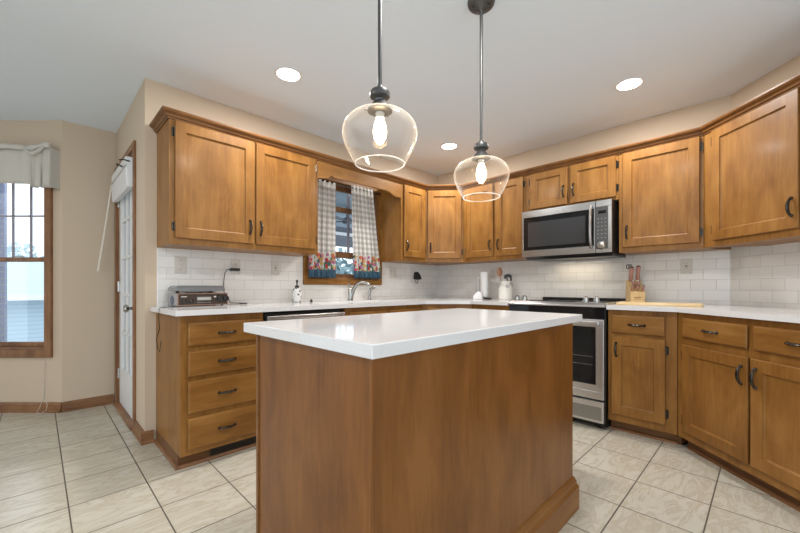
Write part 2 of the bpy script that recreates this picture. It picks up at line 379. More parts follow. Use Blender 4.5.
# ------------------------------------------------------------------ cabinet parts
def rect(x0, x1, z0, z1, i, y): return [(x0+i, y, z0+i), (x1-i, y, z0+i), (x1-i, y, z1-i), (x0+i, y, z1-i)]
def pull_mesh(m, c, vert, ln=.098):
    pts, rad = [], []
    for k in range(11):
        t = k/10; a = (t-.5)*ln; o = -.006 - .018*sin(pi*min(1, max(0, t)))**.7
        p = (c[0], c[1]+o, c[2]+a) if vert else (c[0]+a, c[1]+o, c[2])
        pts.append(p); rad.append(.0046 + .0034*sin(pi*t))
    m.tube(pts, rad, 8)
    for sgn in (-1, 1):
        q = (c[0], c[1], c[2]+sgn*ln*.47) if vert else (c[0]+sgn*ln*.47, c[1], c[2])
        m.lathe([(.008, 0), (.009, -.004), (.006, -.011), (.004, -.014)], q, 10, 'y')
    return m
def door(parent, x0, x1, z0, z1, pull=None, hinge=None, st=.062, name='door', mat=None):
    """recessed-panel door; pull = ('l'|'r', 't'|'b'), hinge = 'l'|'r'"""
    w_, h_ = x1-x0, z1-z0
    m = MB(); y = -.019
    m.rings([rect(0,w_,0,h_,.006,0), rect(0,w_,0,h_,.006,-.005), rect(0,w_,0,h_,0,-.007), rect(0,w_,0,h_,0,y+.003), rect(0,w_,0,h_,.003,y), rect(0,w_,0,h_,st,y), rect(0,w_,0,h_,st+.0015,y+.006), rect(0,w_,0,h_,st+.008,y+.011)])
    d = m.build(name, mat or M_WOODV, parent, loc=(x0, 0, z0))
    if pull:
        px = st*.5 if pull[0] == 'l' else w_-st*.5
        pz = h_-.095 if pull[1] == 't' else .115
        pull_mesh(MB(), (px, y, pz), True).build('handle', M_BRONZE, d, smooth=True)
    if hinge:
        for z in (.07, h_-.07):
            k = MB(); sx = 0 if hinge == 'l' else w_; s_ = -1 if hinge == 'l' else 1
            k.box(min(sx, sx+s_*.016), max(sx, sx+s_*.016), -.004, 0, z-.026, z+.026)
            k.cyl(.0045, z-.03, z+.03, (sx+s_*.003, -.012, 0), 8)
            k.build('hinge', M_BRONZE, d)
    return d
def drawer(parent, x0, x1, z0, z1, pull=True):
    w_, h_ = x1-x0, z1-z0; m = MB()
    m.rings([rect(0,w_,0,h_,.006,0), rect(0,w_,0,h_,.006,-.005), rect(0,w_,0,h_,0,-.007), rect(0,w_,0,h_,0,-.012), rect(0,w_,0,h_,.004,-.017), rect(0,w_,0,h_,.010,-.019)])
    d = m.build('drawer', M_WOODH, parent, loc=(x0, 0, z0))
    if pull: pull_mesh(MB(), (w_/2, -.019, h_/2), False).build('handle', M_BRONZE, d, smooth=True)
    return d
def carcass(parent, poly, z0, z1, mat=None, name='body'):
    return MB().prism(poly, z0, z1).build(name, mat or M_WOODV, parent, bevel=.0015)

UZ0, UZ1 = 1.314, 2.129
DZ0, DZ1 = 1.354, 2.083
a90 = R(-90); a45 = R(-45)
def upper(label, loc, rot, poly, doors, z0=UZ0, dz0=DZ0):
    t = thing('wall_cabinet', label, 'cabinet', (loc[0], loc[1], z0), rot, 'maple wall cabinets')
    carcass(t, poly, 0, UZ1-z0)
    for (x0, x1, pull, hinge) in doors: door(t, x0, x1, dz0-z0, DZ1-z0, pull, hinge)
    return t
g = .001
W1 = 1.915-.855
upper('large two-door maple wall cabinet left of the sink window', (.857, -.321, 0), 0, [(0,0),(W1,0),(W1,.320),(0,.320)],
      [(.030, .526, 'rb', 'l'), (.541, 1.030, 'lb', 'r')])
W2 = 3.2595-2.886
upper('narrow one-door maple wall cabinet right of the sink window', (2.886, -.321, 0), 0, [(0,0),(W2+.001,0),(W2+.001,.312),(0,.312)], [(.030, .352, 'lb', 'r')])
# corner cabinet with its face at 45 degrees, face from (3.2425,-.321) to (3.531,-.609)
ca = math.atan2(-.620+.3215, 3.531-3.2615); cl = math.hypot(.2985, .2695)
loc_ = lambda X_, Y_: ((X_-3.2615)*cos(ca)+(Y_+.3215)*sin(ca), -(X_-3.2615)*sin(ca)+(Y_+.3215)*cos(ca))
upper('one-door maple wall cabinet set diagonally across the room corner', (3.2615, -.3215, 0), ca, [(0,0),(cl,0),loc_(3.843,-.6205),loc_(3.843,-.009),loc_(3.2615,-.009)], [(.020, .382, 'lb', 'r')])
t4 = upper('two-door maple wall cabinet between the diagonal corner cabinet and the microwave', (3.531, -.6225, 0), a90, [(0,0),(.708,0),(.708,.310),(0,.310)],
      [(.040, .366, 'rb', 'l'), (.396, .682, 'lb', 'r')])
t = thing('wall_cabinet', 'short two-door maple wall cabinet directly above the microwave', 'cabinet', (3.531, -1.332, 1.735), a90, 'maple wall cabinets')
carcass(t, [(0,0),(.768,0),(.768,.310),(0,.310)], 0, UZ1-1.735)
door(t, .044, .378, .025, DZ1-1.735, 'rb', 'l', st=.058); door(t, .404, .752, .025, DZ1-1.735, 'lb', 'r', st=.058)
upper('one-door maple wall cabinet right of the microwave, above the knife block', (3.531, -2.102, 0), a90, [(0,0),(.516,0),(.640,.310),(0,.310)], [(.027, .496, 'lb', 'r')])
# angled run: face line starts at (3.531,-2.604)
upper('large two-door maple wall cabinet on the angled wall at the far right', (3.530, -2.6205, 0), a135, [(0,0),(1.06,0),(1.06,.302),(.128,.302)],
      [(.078, .612, 'rb', 'l'), (.630, 1.03, 'lb', 'r')])

# crown moulding swept along the fronts
def sweep(name, path, prof, mat, closed=False):
    """path: list of (x,y); outward side is to the right of travel; prof: (out,z)"""
    rs = []; n = len(path)
    for i, p in enumerate(path):
        p = Vector(p)
        d0 = (p - Vector(path[i-1])).normalized() if i > 0 else None
        d1 = (Vector(path[i+1]) - p).normalized() if i < n-1 else None
        d0 = d0 or d1; d1 = d1 or d0
        n0 = Vector((d0.y, -d0.x)); n1 = Vector((d1.y, -d1.x)); b_ = (n0+n1)
        b_ = b_ / (b_.dot(n0)) if b_.length > 1e-6 else n0
        rs.append([(p.x + b_.x*o, p.y + b_.y*o, z) for o, z in prof])
    return MB().rings(rs).build(name, mat)
cp = [(.0005,2.088),(.008,2.088),(.010,2.097),(.018,2.100),(.021,2.110),(.034,2.119),(.038,2.121),(.043,2.130),(.043,2.138),(-.02,2.138),(-.02,2.1305),(.0005,2.1305)]
ex = (3.530-1.06*cos(pi/4), -2.6205-1.06*cos(pi/4))
cm = sweep('crown_moulding', [(.857,-.001),(.857,-.321),(3.2615,-.3215),(3.531,-.621),(3.531,-2.619),ex], cp, M_CROWN)
tag(cm, 'dark maple crown moulding running along the tops of all wall cabinets', 'moulding')

# scalloped valance over the sink window
va = [(1.919,2.129),(1.919,1.942),(1.99,1.952),(2.03,1.970),(2.05,1.988),(2.085,1.978),(2.68,1.982),(2.715,1.979),(2.745,1.968),(2.775,1.952),(2.81,1.944),(2.884,1.944),(2.884,2.129)]
tag(MB().prism(va, -.321, -.302, 'y').build('window_valance', M_WOODH, bevel=.002), 'scalloped maple valance board bridging the cabinets above the sink window', 'valance')

# ------------------------------------------------------------------ base cabinets
FZ = .079; CT = .8825
def base(label, loc, rot, poly, toe, cat='cabinet', toe_y=.065):
    t = thing('base_cabinet', label, cat, (loc[0], loc[1], 0), rot, 'maple base cabinets')
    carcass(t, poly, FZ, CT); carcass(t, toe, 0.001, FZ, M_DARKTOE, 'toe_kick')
    return t
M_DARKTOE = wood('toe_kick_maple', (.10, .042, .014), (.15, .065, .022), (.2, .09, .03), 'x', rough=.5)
# drawer stack: X .852..1.335, face y=-.59
t = thing('base_cabinet', 'maple base cabinet with four stacked drawers under the record player', 'cabinet', (.852, -.590, 0), 0, 'maple base cabinets')
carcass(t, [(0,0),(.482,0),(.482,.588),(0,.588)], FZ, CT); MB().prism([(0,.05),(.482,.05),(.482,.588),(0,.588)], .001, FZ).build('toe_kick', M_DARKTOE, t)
sm = MB(); sm.prism([(0,0),(-.018,0),(-.018,.008),(-.010,.016),(0,.018)], 0, .482, 'x'); sm.build('shoe_moulding', M_TRIM, t, loc=(0,.05,0))
sm = MB(); sm.prism([(0,.001),(-.016,.001),(-.016,.008),(-.009,.016),(0,.018)], .034, .588, 'y'); sm.build('shoe_moulding', M_TRIM, t)
for (z0, z1) in ((.703,.840),(.530,.676),(.318,.504),(.108,.290)): drawer(t, .037, .462, z0, z1)
v_ = MB(); v_.box(.17, .47, .042, .049, .020, .068)
for k in range(5): v_.box(.18, .46, .036, .043, .024+k*.009, .028+k*.009)
v_.build('vent_grille', plain('dark_brown_grille', (.03,.02,.014), .5), t)

# dishwasher
t = thing('dishwasher', 'stainless dishwasher with black upper edge between drawers and sink', 'dishwasher', (1.345, -.585, 0), 0)
MB().box(0, .635, 0, .56, .09, .868).build('body', M_BLACK, t)
m = MB(); m.box(.006, .629, -.03, 0, .10, .80); m.box(.006, .629, -.034, -.022, .80, .852); m.build('door', M_STEEL, t, bevel=.004)
MB().box(.03, .605, -.038, -.033, .795, .832).build('handle_recess', M_STEELD, t, bevel=.002)
MB().box(.02, .615, .03, .55, .001, .09).build('toe_kick', M_BLACK, t)
# sink base
SW = 2.895-1.99
t = base('wide maple sink base cabinet under the window faucet', (1.99, -.590, 0), 0, [(0,0),(SW,0),(SW,.585),(SW-.02,.585),(SW-.02,.02),(.02,.02),(.02,.585),(0,.585)], [(0,.065),(SW,.065),(SW,.1),(0,.1)])
drawer(t, .04, SW/2-.02, .715, .845, False); drawer(t, SW/2+.02, SW-.04, .715, .845, False)
door(t, .04, SW/2-.008, .12, .69, 'rt', 'l'); door(t, SW/2+.008, SW-.04, .12, .69, 'lt', 'r')
# corner base: face from (2.925,-.590) to (3.2615,-.927)
c2 = .476
t = base('diagonal maple corner base cabinet with one door and a drawer', (2.9, -.590, 0), a45, [(0,0),(c2,0),(c2+.41,.41),(.238,1.06),(-.40,.41)], [(.05,.065),(c2-.05,.065),(c2-.05,.4),(.05,.4)])
drawer(t, .05, c2-.05, .715, .845, True); door(t, .05, c2-.05, .12, .69, 'lt', 'r')
FX = 3.242
t = base('narrow maple base cabinet directly left of the stove', (FX, -.932, 0), a90, [(0,0),(.392,0),(.392,.60),(0,.60)], [(0,.065),(.392,.065),(.392,.6),(0,.6)])
drawer(t, .03, .365, .715, .845, True); door(t, .03, .365, .12, .69, 'lt', 'r')
# right of the stove: Y -2.105..-2.5
t = base('maple base cabinet with one drawer and one door right of the stove', (FX, -2.106, 0), a90, [(0,0),(.406,0),(.635,.60),(0,.60)], [(0,.065),(.42,.065),(.60,.55),(0,.55)])
drawer(t, .026, .342, .716, .846); door(t, .026, .345, .133, .694, 'lt', 'r')
MB().prism([(.047,0),(.065,0),(.065,.018),(.055,.016),(.047,.008)], 0, .40, 'x').build('shoe_moulding', M_TRIM, t)
# angled run: face starts (3.242,-2.503)
t = base('long maple base cabinet with two drawers over two doors on the angled wall', (FX-.001, -2.5155, 0), a135, [(0,0),(1.0,0),(1.0,.58),(.251,.58)], [(0,.065),(1.0,.065),(1.0,.57),(.25,.57)])
drawer(t, .056, .490, .724, .848); drawer(t, .524, .962, .724, .848)
door(t, .056, .497, .130, .680, 'rt', 'l'); door(t, .513, .962, .130, .680, 'lt', 'r')
MB().prism([(.047,0),(.065,0),(.065,.018),(.055,.016),(.047,.008)], 0.02, 1.0, 'x').build('shoe_moulding', M_TRIM, t)

# ------------------------------------------------------------------ countertops
CZ0, CZ1 = .8835, .915
# left run: polygon pieces around the sink cut-out
SX0, SX1, SY0, SY1 = 2.08, 2.78, -.50, -.12
m = MB()
cy = -.640; q = 3.197
m.prism([(.818,cy),(SX0,cy),(SX0,-.009),(.818,-.009)], CZ0, CZ1)
m.prism([(SX0,cy),(SX1,cy),(SX1,SY0),(SX0,SY0)], CZ0, CZ1); m.prism([(SX0,SY1),(SX1,SY1),(SX1,-.009),(SX0,-.009)], CZ0, CZ1)
m.prism([(SX1,cy),(2.90,cy),(q,-.937),(q,-1.326),(3.843,-1.326),(3.843,-.009),(SX1,-.009)], CZ0, CZ1)
tag(m.build('countertop', M_QUARTZ), 'white quartz countertop from the record player around the corner to the stove', 'countertop')
m = MB(); k = .707107
ec = (FX-.03, -2.106)
p0 = (q, -2.106); p1 = (q, -2.5165); e = (p1[0]-1.02*k, p1[1]-1.02*k); e2 = (e[0]+.620*k, e[1]-.620*k)
m.prism([p0, (3.843,-2.106), (3.843,-2.7435), (e2[0]-.006, e2[1]+.006), e, p1], CZ0, CZ1)
tag(m.build('countertop', M_QUARTZ), 'white quartz countertop right of the stove turning along the angled wall', 'countertop')
sk = MB(); sk.box(SX0-.01, SX1+.01, SY0-.01, SY1+.01, .73, .738); sk.box(SX0-.012, SX0, SY0, SY1, .738, .883); sk.box(SX1, SX1+.012, SY0, SY1, .738, .883); sk.box(SX0-.012, SX1+.012, SY0-.012, SY0, .738, .883); sk.box(SX0-.012, SX1+.012, SY1, SY1+.012, .738, .883)
tag(sk.build('sink', M_SINK), 'white undermount sink basin set in the countertop below the window', 'sink')

# ------------------------------------------------------------------ island
IX0, IX1, IY0, IY1 = .83, 2.075, -2.28, -1.672
t = thing('kitchen_island', 'freestanding maple-panelled kitchen island in the middle of the floor', 'island', ((IX0+IX1)/2, (IY0+IY1)/2, 0))
hx, hy = (IX1-IX0)/2, (IY1-IY0)/2
MB().box(-hx+.004, hx-.004, -hy+.004, hy-.004, .001, CT).build('body', M_ISL, t)
MB().box(-hx, hx-.001, -hy, -hy+.0039, .001, CT).build('front_panel', M_ISL, t)
MB().box(-hx, -hx+.0039, -hy+.004, hy, .001, CT).build('side_panel', M_ISL, t)
MB().box(hx-.0039, hx, -hy+.004, hy, .001, CT).build('side_panel', M_ISL, t)
c = MB(); c.box(-hx-.006, -hx+.012, hy-.006, hy+.010, .001, CT); c.build('corner_trim', M_CROWN, t, bevel=.003)
c = MB(); c.box(-hx-.001, -hx+.006, -hy-.001, -hy+.006, .001, CT); c.build('corner_trim', M_ISL, t, bevel=.002)
pr = [(0,0.001),(.022,0.001),(.022,.105),(.017,.112),(.013,.120),(.013,.130),(.006,.148),(0,.152)]
rs = []
pts = [(-hx+.3,-hy),(hx,-hy),(hx,hy)]
def sweep_local(path, prof):
    rs = []; n = len(path)
    for i, p in enumerate(path):
        p = Vector(p)
        d0 = (p - Vector(path[i-1])).normalized() if i > 0 else None
        d1 = (Vector(path[i+1]) - p).normalized() if i < n-1 else None
        d0 = d0 or d1; d1 = d1 or d0
        n0 = Vector((d0.y, -d0.x)); n1 = Vector((d1.y, -d1.x)); b_ = (n0+n1); b_ = b_ / (b_.dot(n0))
        rs.append([(p.x+b_.x*o, p.y+b_.y*o, z) for o, z in prof])
    return MB().rings(rs)
sweep_local([(-hx,hy),(-hx,-hy),(hx,-hy),(hx,hy)], pr).build('base_moulding', wood('island_moulding', (.17,.066,.016), (.23,.095,.024), (.28,.125,.035), 'x'), t)
tag(MB().box(.803, 2.098, -2.316, -1.606, CZ0, .917).build('island_countertop', M_QUARTZ, bevel=.003), 'glossy white quartz slab on top of the island', 'countertop')

# ------------------------------------------------------------------ range
t = thing('range', 'stainless slide-in electric range with black glass oven door', 'stove', (3.212, -1.3335, 0), a90)
RW = .765
MB().box(0, RW, .0, .60, .035, .905).build('body', M_BLACK, t)
for x in (.04, RW-.04):
    for y in (.05, .55): MB().cyl(.018, .0, .035, (x, y, .001), 10).build('leg', M_BLACK, t)
m = MB(); m.prism([(-.016,.896),(-.016,.908),(.018,.928),(.60,.928),(.60,.905),(.02,.905),(.0,.896)], .0, RW, 'x'); m.build('top_frame', M_STEEL, t, bevel=.002)
MB().box(.02, RW-.02, .10, .585, .928, .933).build('cooktop', M_BGLASS, t)
m = MB(); m.box(.19, .54, .025, .095, .926, .9305); m.build('display', M_BGLASS, t)
m = MB(); m.box(.05, RW-.005, .555, .60, .933, .95); m.build('vent_rail', M_BLACK, t, bevel=.004)
for x in (.045, .115, .61, .685):
    kb = MB(); kb.lathe([(.028,.0),(.028,.006),(.023,.009),(.021,.036),(.018,.039),(.002,.040)], (x, .055, .927), 18)
    kb.box(x-.005, x+.005, .033, .077, .964, .974); kb.build('knob', M_CHROME, t, smooth=True)
MB().box(.004, RW-.004, -.008, 0, .812, .895).build('control_panel', M_BGLASS, t, bevel=.002)
od = MB(); od.frame(.006, RW-.006, .222, .806, .055, -.028, -.001); od.box(.05, RW-.05, -.02, -.001, .275, .33); 
od = od.build('oven_door', M_STEEL, t, bevel=.003)
MB().box(.055, RW-.055, -.030, -.012, .325, .748).build('oven_window', M_BGLASS, od, bevel=.008)
for z in (.47, .53): MB().box(.12, RW-.08, -.0312, -.030, z, z+.003).build('oven_rack', M_STEELD, od)
h = MB(); h.box(.03, RW-.03, -.062, -.040, .768, .796); h.box(.05, .075, -.045, -.026, .772, .792); h.box(RW-.075, RW-.05, -.045, -.026, .772, .792); h.build('handle', M_STEEL, od, bevel=.005)
m = MB(); m.box(.006, RW-.006, -.028, -.001, .052, .208); dd = m.build('warming_drawer', M_STEEL, t, bevel=.004)
MB().box(.02, RW-.02, -.030, -.027, .07, .168).build('drawer_panel', M_STEELD, dd, bevel=.002)

# ------------------------------------------------------------------ microwave
t = thing('microwave', 'stainless over-the-range microwave with dark door and control dial', 'microwave', (3.442, -1.345, 1.315), a90)
MW = .735; MH = .412
MB().box(0, MW, .0, .398, .02, MH).build('body', M_BLACK, t)
MB().prism([(-.018,-.001),(.02,-.026),(.36,-.022),(.398,.02),(0,.02),(0,-.001)], .03, MW+.0, 'x').build('vent_base', M_BLACK, t)
fm = MB(); fm.box(0, .618, -.022, 0, .0, .058); fm.box(0, .618, -.022, 0, MH-.060, MH); fm.box(0, .016, -.022, 0, .058, MH-.060); fm.box(.608, .618, -.022, 0, .058, MH-.060)
md_ = fm.build('microwave_door', M_MSTEEL, t, bevel=.002)
MB().box(.016, .608, -.020, -.001, .058, MH-.060).build('door_window', M_BGLASS, md_)
MB().box(.058, .545, -.0215, -.0195, .088, MH-.105).build('window_mesh', plain('dark_grey_mesh', (.04,.04,.042), .10), md_)
h = MB(); hp = []
for k in range(13):
    s_ = k/12; hp.append((.590, -.026-.030*sin(pi*s_)**.6, .045+s_*(MH-.085)))
h.tube(hp, .012, 10); h.build('handle', M_MSTEEL, md_, smooth=True)
fp = MB(); fp.box(.621, MW, -.020, 0, .0, .030); fp.box(.621, MW, -.020, 0, MH-.050, MH); fp.box(MW-.026, MW, -.020, 0, .030, MH-.050); fp.build('control_frame', M_MSTEEL, t, bevel=.002)
cpn = MB(); cpn.box(.621, MW-.026, -.019, -.001, .030, MH-.050)
cp_ = cpn.build('control_panel', plain('grey_keypad', (.055,.055,.057), .35), t)
MB().box(.640, .695, -.0205, -.019, MH-.105, MH-.080).build('display', M_BGLASS, cp_)
M_BTN = plain('button_print', (.28,.28,.28), .4)
for r_ in range(6):
    for c_ in range(3): MB().box(.634+c_*.026, .643+c_*.026, -.0202, -.019, .115+r_*.030, .120+r_*.030).build('button', M_BTN, cp_)
dl = MB(); dl.lathe([(.033,0),(.033,-.010),(.029,-.014),(.026,-.026),(.003,-.028)], (.664, -.020, .058), 24, 'y'); dl.build('dial', M_CHROME, t, smooth=True)
lg = MB(); lp = [(.33+.016*cos(a*pi/6), -.0225, MH-.036+.006*sin(a*pi/6)) for a in range(11)]; lg.tube(lp, .0009, 4)
for k in range(6): lg.tube([(.322+k*.0065,-.0226,MH-.040),(.325+k*.0065,-.0226,MH-.031)], .0007, 4)
lg.build('emblem', M_STEELD, t)
la = bpy.data.lights.new('cooktop_lamp', 'AREA'); la.shape = 'RECTANGLE'; la.size = .40; la.size_y = .08; la.energy = .8; la.color = (1, .86, .66)
lo = bpy.data.objects.new('cooktop_lamp', la); COL.objects.link(lo); lo.parent = t; lo.location = (.36, .27, -.032)

# ------------------------------------------------------------------ outlets and switches
def plate(name, label, loc, rot, kind, w_=.072, h_=.116, cat='outlet'):
    t = thing(name, label, cat, loc, rot)
    MB().box(-w_/2, w_/2, -.006, 0, -h_/2, h_/2).build('cover_plate', M_PLASTIC, t, bevel=.002)
    if kind in ('duplex', 'pair'):
        xs = [0] if kind == 'duplex' else [-.023]
        for x in xs:
            for z in (-.022, .022):
                m = MB(); m.lathe([(.0165,0),(.0165,-.0015)], (x, -.006, z), 16, 'y'); s_ = m.build('socket', M_PLASTIC, t)
                k = MB(); k.box(x-.007, x-.005, -.0082, -.0074, z-.003, z+.006); k.box(x+.005, x+.007, -.0082, -.0074, z-.003, z+.006); k.cyl(.002, -.0082, -.0074, (x, 0, z-.009), 8, 'y'); k.build('slot', M_BLACK, s_)
    if kind in ('switch', 'pair'):
        x = 0 if kind == 'switch' else .023
        MB().box(x-.006, x+.006, -.008, -.006, -.013, .013).build('switch_frame', M_PLASTIC, t)
        MB().box(x-.004, x+.004, -.018, -.007, .0, .009).build('toggle', M_PLASTIC, t)
        k = MB(); k.cyl(.0025, -.0075, -.0062, (x, 0, .03), 8, 'y'); k.cyl(.0025, -.0075, -.0062, (x, 0, -.03), 8, 'y'); k.build('screw', M_BRONZE, t)
    if kind == 'gfci':
        MB().box(-.017, .017, -.009, -.006, -.033, .033).build('socket', M_PLASTIC, t, bevel=.001)
        k = MB(); k.box(-.006, .006, -.0105, -.0085, -.006, -.001); k.box(-.006, .006, -.0105, -.0085, .001, .006)
        for z in (-.02, .02): k.box(-.007, -.005, -.0095, -.0088, z-.003, z+.005); k.box(.005, .007, -.0095, -.0088, z-.003, z+.005)
        k.build('slot', M_BLACK, t)
    return t
yb = -.0085
plate('light_switch', 'light switch plate leftmost on the sink wall above the record player', (.996, yb, 1.20), 0, 'switch', cat='switch')
plate('wall_outlet', 'ivory outlet with a black plug in it, on the sink wall', (1.375, yb, 1.20), 0, 'duplex')
plate('wall_outlet', 'ivory outlet plate just left of the sink window above the soap bottle', (1.70, yb, 1.205), 0, 'gfci')
plate('wall_outlet', 'double ivory plate with outlet and switch right of the sink window', (3.065, yb, 1.20), 0, 'pair', w_=.115)
plate('wall_outlet', 'grey outlet behind the paper towel roll on the stove wall', (XW+yb, -.80, 1.19), a90, 'duplex')
plate('wall_outlet', 'outlet plate on the tiles right of the knife block', (XW+yb, -2.485, 1.205), a90, 'gfci')

# black plug-in piece near the corner
t = thing('plug_in_charger', 'small black plug-in device with a looped white cord in the sink wall corner', 'charger', (3.435, yb, 1.165))
m = MB(); m.box(-.03, .03, -.006, 0, -.02, .06); m.build('cover_plate', M_PLASTIC, t, bevel=.002)
m = MB(); m.prism([(-.042,-.03),(-.034,.05),(.0,.06),(.045,.02),(.065,-.028),(.01,-.035)], -.045, -.006, 'y'); m.build('plug_body', M_BLACK, t, bevel=.006)
m = MB(); m.tube([(-.01,-.02,-.03),(-.02,-.02,-.05),(-.01,-.02,-.072),(.01,-.02,-.075),(.02,-.02,-.05),(.018,-.02,-.032)], .003, 6); m.build('cord_loop', M_BRONZE, t, smooth=True)

# ------------------------------------------------------------------ record player
M_TT = plain('grey_vinyl', (.30, .29, .29), .45, var=.15, vscale=30)
M_FACE = plain('dark_walnut_face', (.035, .022, .015), .4)
M_LID = plain('smoked_lid', (.18, .19, .20), .12, spec=.7)
t = thing('record_player', 'retro tabletop record player radio with smoked lid and two big knobs', 'record player', (.925, -.212, CZ1), R(6))
BW, BD, BH = .332, .165, .088
for (x, y) in ((.03,.02),(BW-.03,.02),(.03,BD-.02),(BW-.03,BD-.02)): MB().cyl(.010, 0, .006, (x, y, .0005), 10).build('foot', M_BLACK, t)
MB().box(0, BW, 0, BD, .006, BH).build('case', M_TT, t, bevel=.004)
f_ = MB(); f_.box(.008, BW-.004, -.004, .001, .010, BH-.004); ff = f_.build('front_panel', M_FACE, t, bevel=.001)
f_ = MB(); f_.frame(.004, BW-.001, .007, BH-.001, .004, -.006, .0); f_.build('front_trim', plain('copper_trim', (.35,.2,.13), .4, metal=.3), ff)
MB().box(.125, .215, -.006, -.004, .040, .062).build('dial_window', plain('dial_grey', (.35,.35,.33), .3), ff)
MB().box(.125, .215, -.0065, -.006, .048, .051).build('dial_needle', plain('dial_line', (.6,.58,.5), .3), ff)
for k in range(7): MB().box(.122+k*.014, .131+k*.014, -.010, -.004, .021, .028).build('push_button', M_CHROME, ff)
for x, z, r_ in ((.275,.052,.019),(.318,.050,.019)):
    k = MB(); k.lathe([(r_,0),(r_,-.012),(r_*.8,-.016),(.002,-.017)], (x, -.004, z), 18, 'y'); k.build('knob', M_BLACK, ff, smooth=True)
for x in (.045, .088):
    k = MB(); k.lathe([(.013,0),(.013,-.008),(.002,-.010)], (x, -.004, .036), 14, 'y'); k.build('knob', M_BRONZE, ff, smooth=True)
m = MB(); m.box(.025,.060,-.0055,-.004,.063,.068); m.box(.235,.25,-.0055,-.004,.058,.068); m.build('face_marks', M_PLASTIC, ff)
k = MB(); k.lathe([(.030,0),(.030,-.003),(.024,-.003),(.022,-.001),(.003,-.001)], (0, BD*.45, .042), 20, 'x'); k.build('speaker_grille', plain('speaker_blue_grey', (.12,.13,.17), .6), t, smooth=True)
m = MB(); m.lathe([(.055,0),(.055,.006)], (.14, .09, BH), 28); m.build('platter', M_BLACK, t, smooth=True)
m = MB(); m.tube([(.27,.14,BH+.012),(.26,.09,BH+.014),(.20,.05,BH+.012)], .003, 6); m.build('tonearm', M_CHROME, t)
lid = MB(); z0 = BH+.014
lid.rings([[(x, y, z) for x, y in ((.002+i, .006+i), (BW-.012-i, .006+i), (BW-.012-i, BD-i), (.002+i, BD-i))] for z, i in ((z0,0),(z0+.022,0.002),(z0+.034,.010),(z0+.038,.022))])
lid.build('dust_cover', M_LID, t, bevel=.004)
for x in (.05, BW-.06): MB().box(x, x+.02, BD-.012, BD-.002, BH, BH+.016).build('lid_hinge', M_BLACK, t)
# power cord: adapter in the outlet, cord down to the counter and behind the player
t = thing('power_cord', 'black power cord plugged into the tiled wall outlet behind the record player', 'cord', (1.375, yb-.006, 1.18))
m = MB(); m.box(-.05, .022, -.034, -.003, -.012, .010); m.build('plug', M_BLACK, t, bevel=.005)
m = MB(); m.tube([(-.05,-.02,0),(-.07,-.02,-.002),(-.088,-.02,-.03),(-.095,-.02,-.09),(-.10,-.02,-.16),(-.065,-.025,-.22),(-.05,-.03,-.2545),(.0,-.05,-.2578),(.05,-.10,-.2578),(.02,-.16,-.2578),(-.03,-.15,-.2578)], .003, 6); m.build('cable', M_BLACK, t, smooth=True)
m = MB()
m.tube([(.935,-.15,.9185),(.90,-.22,.9185),(.86,-.26,.9185),(.825,-.285,.9185),(.812,-.29,.912),(.811,-.28,.86),(.822,-.25,.78),(.812,-.22,.72),(.820,-.2,.66),(.835,-.19,.63),(.84,-.2,.70)], .0022, 6)
tag(m.build('antenna_wire', M_BRONZE, smooth=True), 'thin brown wire hanging over the left end of the countertop', 'wire')

# soap bottle
t = thing('soap_dispenser', 'white spotted soap bottle with black pump by the window', 'soap dispenser', (1.84, -.12, CZ1))
M_SOAP, nt, b = new_mat('spotted_white_ceramic'); tc = nt.nodes.new('ShaderNodeTexCoord'); vo = nt.nodes.new('ShaderNodeTexVoronoi'); vo.inputs['Scale'].default_value = 40
nt.links.new(tc.outputs['Object'], vo.inputs['Vector']); rp = ramp(nt, [(.30, (.08, .10, .08)), (.36, (.75, .74, .72))]); nt.links.new(vo.outputs['Distance'], rp.inputs['Fac']); nt.links.new(rp.outputs['Color'], b.inputs['Base Color']); b.inputs['Roughness'].default_value = .25
m = MB(); m.lathe([(.034,.0005),(.038,.004),(.038,.105),(.032,.118),(.016,.124)], (0,0,0), 22); m.build('bottle', M_SOAP, t, smooth=True)
m = MB(); m.lathe([(.017,.124),(.017,.142),(.006,.144),(.006,.170)], (0,0,0), 14); m.tube([(0,0,.168),(0,0,.182),(-.01,-.02,.184),(-.018,-.036,.176)], .009, 8); m.build('pump', M_BLACK, t, smooth=True)
# little dark stopper on the counter
t = tag(MB().lathe([(.012,0),(.013,.01),(.006,.016),(.004,.022),(.001,.023)], (0,0,0), 12).build('drain_stopper', M_BLACK, loc=(2.02,-.05,CZ1+.0005), smooth=True), 'tiny black stopper on the counter below the window trim', 'stopper')

# faucet
t = thing('faucet', 'brushed nickel kitchen faucet with a curved spout at the sink', 'faucet', (2.435, -.075, CZ1))
m = MB(); m.lathe([(.030,.0005),(.030,.006),(.024,.012),(.022,.05),(.024,.095),(.020,.115),(.012,.125),(.002,.127)], (0,0,0), 20)
m.build('body', M_CHROME, t, smooth=True)
m = MB(); m.tube([(.004,-.005,.03),(.018,-.02,.09),(.035,-.04,.145),(.06,-.065,.172),(.09,-.095,.178),(.115,-.12,.165),(.125,-.13,.15)], [.020,.018,.016,.015,.015,.017,.018], 12); m.build('spout', M_CHROME, t, smooth=True)
m = MB(); m.tube([(-.002,0,.115),(-.012,.008,.15),(-.005,.015,.185)], [.009,.007,.006], 8); m.build('lever', M_CHROME, t, smooth=True)
t = thing('side_sprayer', 'small brushed nickel side sprayer right of the faucet', 'sprayer', (2.675, -.075, CZ1))
m = MB(); m.lathe([(.022,.0005),(.021,.008),(.013,.014),(.012,.035)], (0,0,0), 16); m.build('base', M_CHROME, t, smooth=True)
m = MB(); m.tube([(0,0,.035),(.002,0,.08),(.01,-.01,.11),(.03,-.03,.125),(.042,-.04,.118)], [.012,.015,.016,.014,.010], 10); m.build('spray_head', M_CHROME, t, smooth=True)

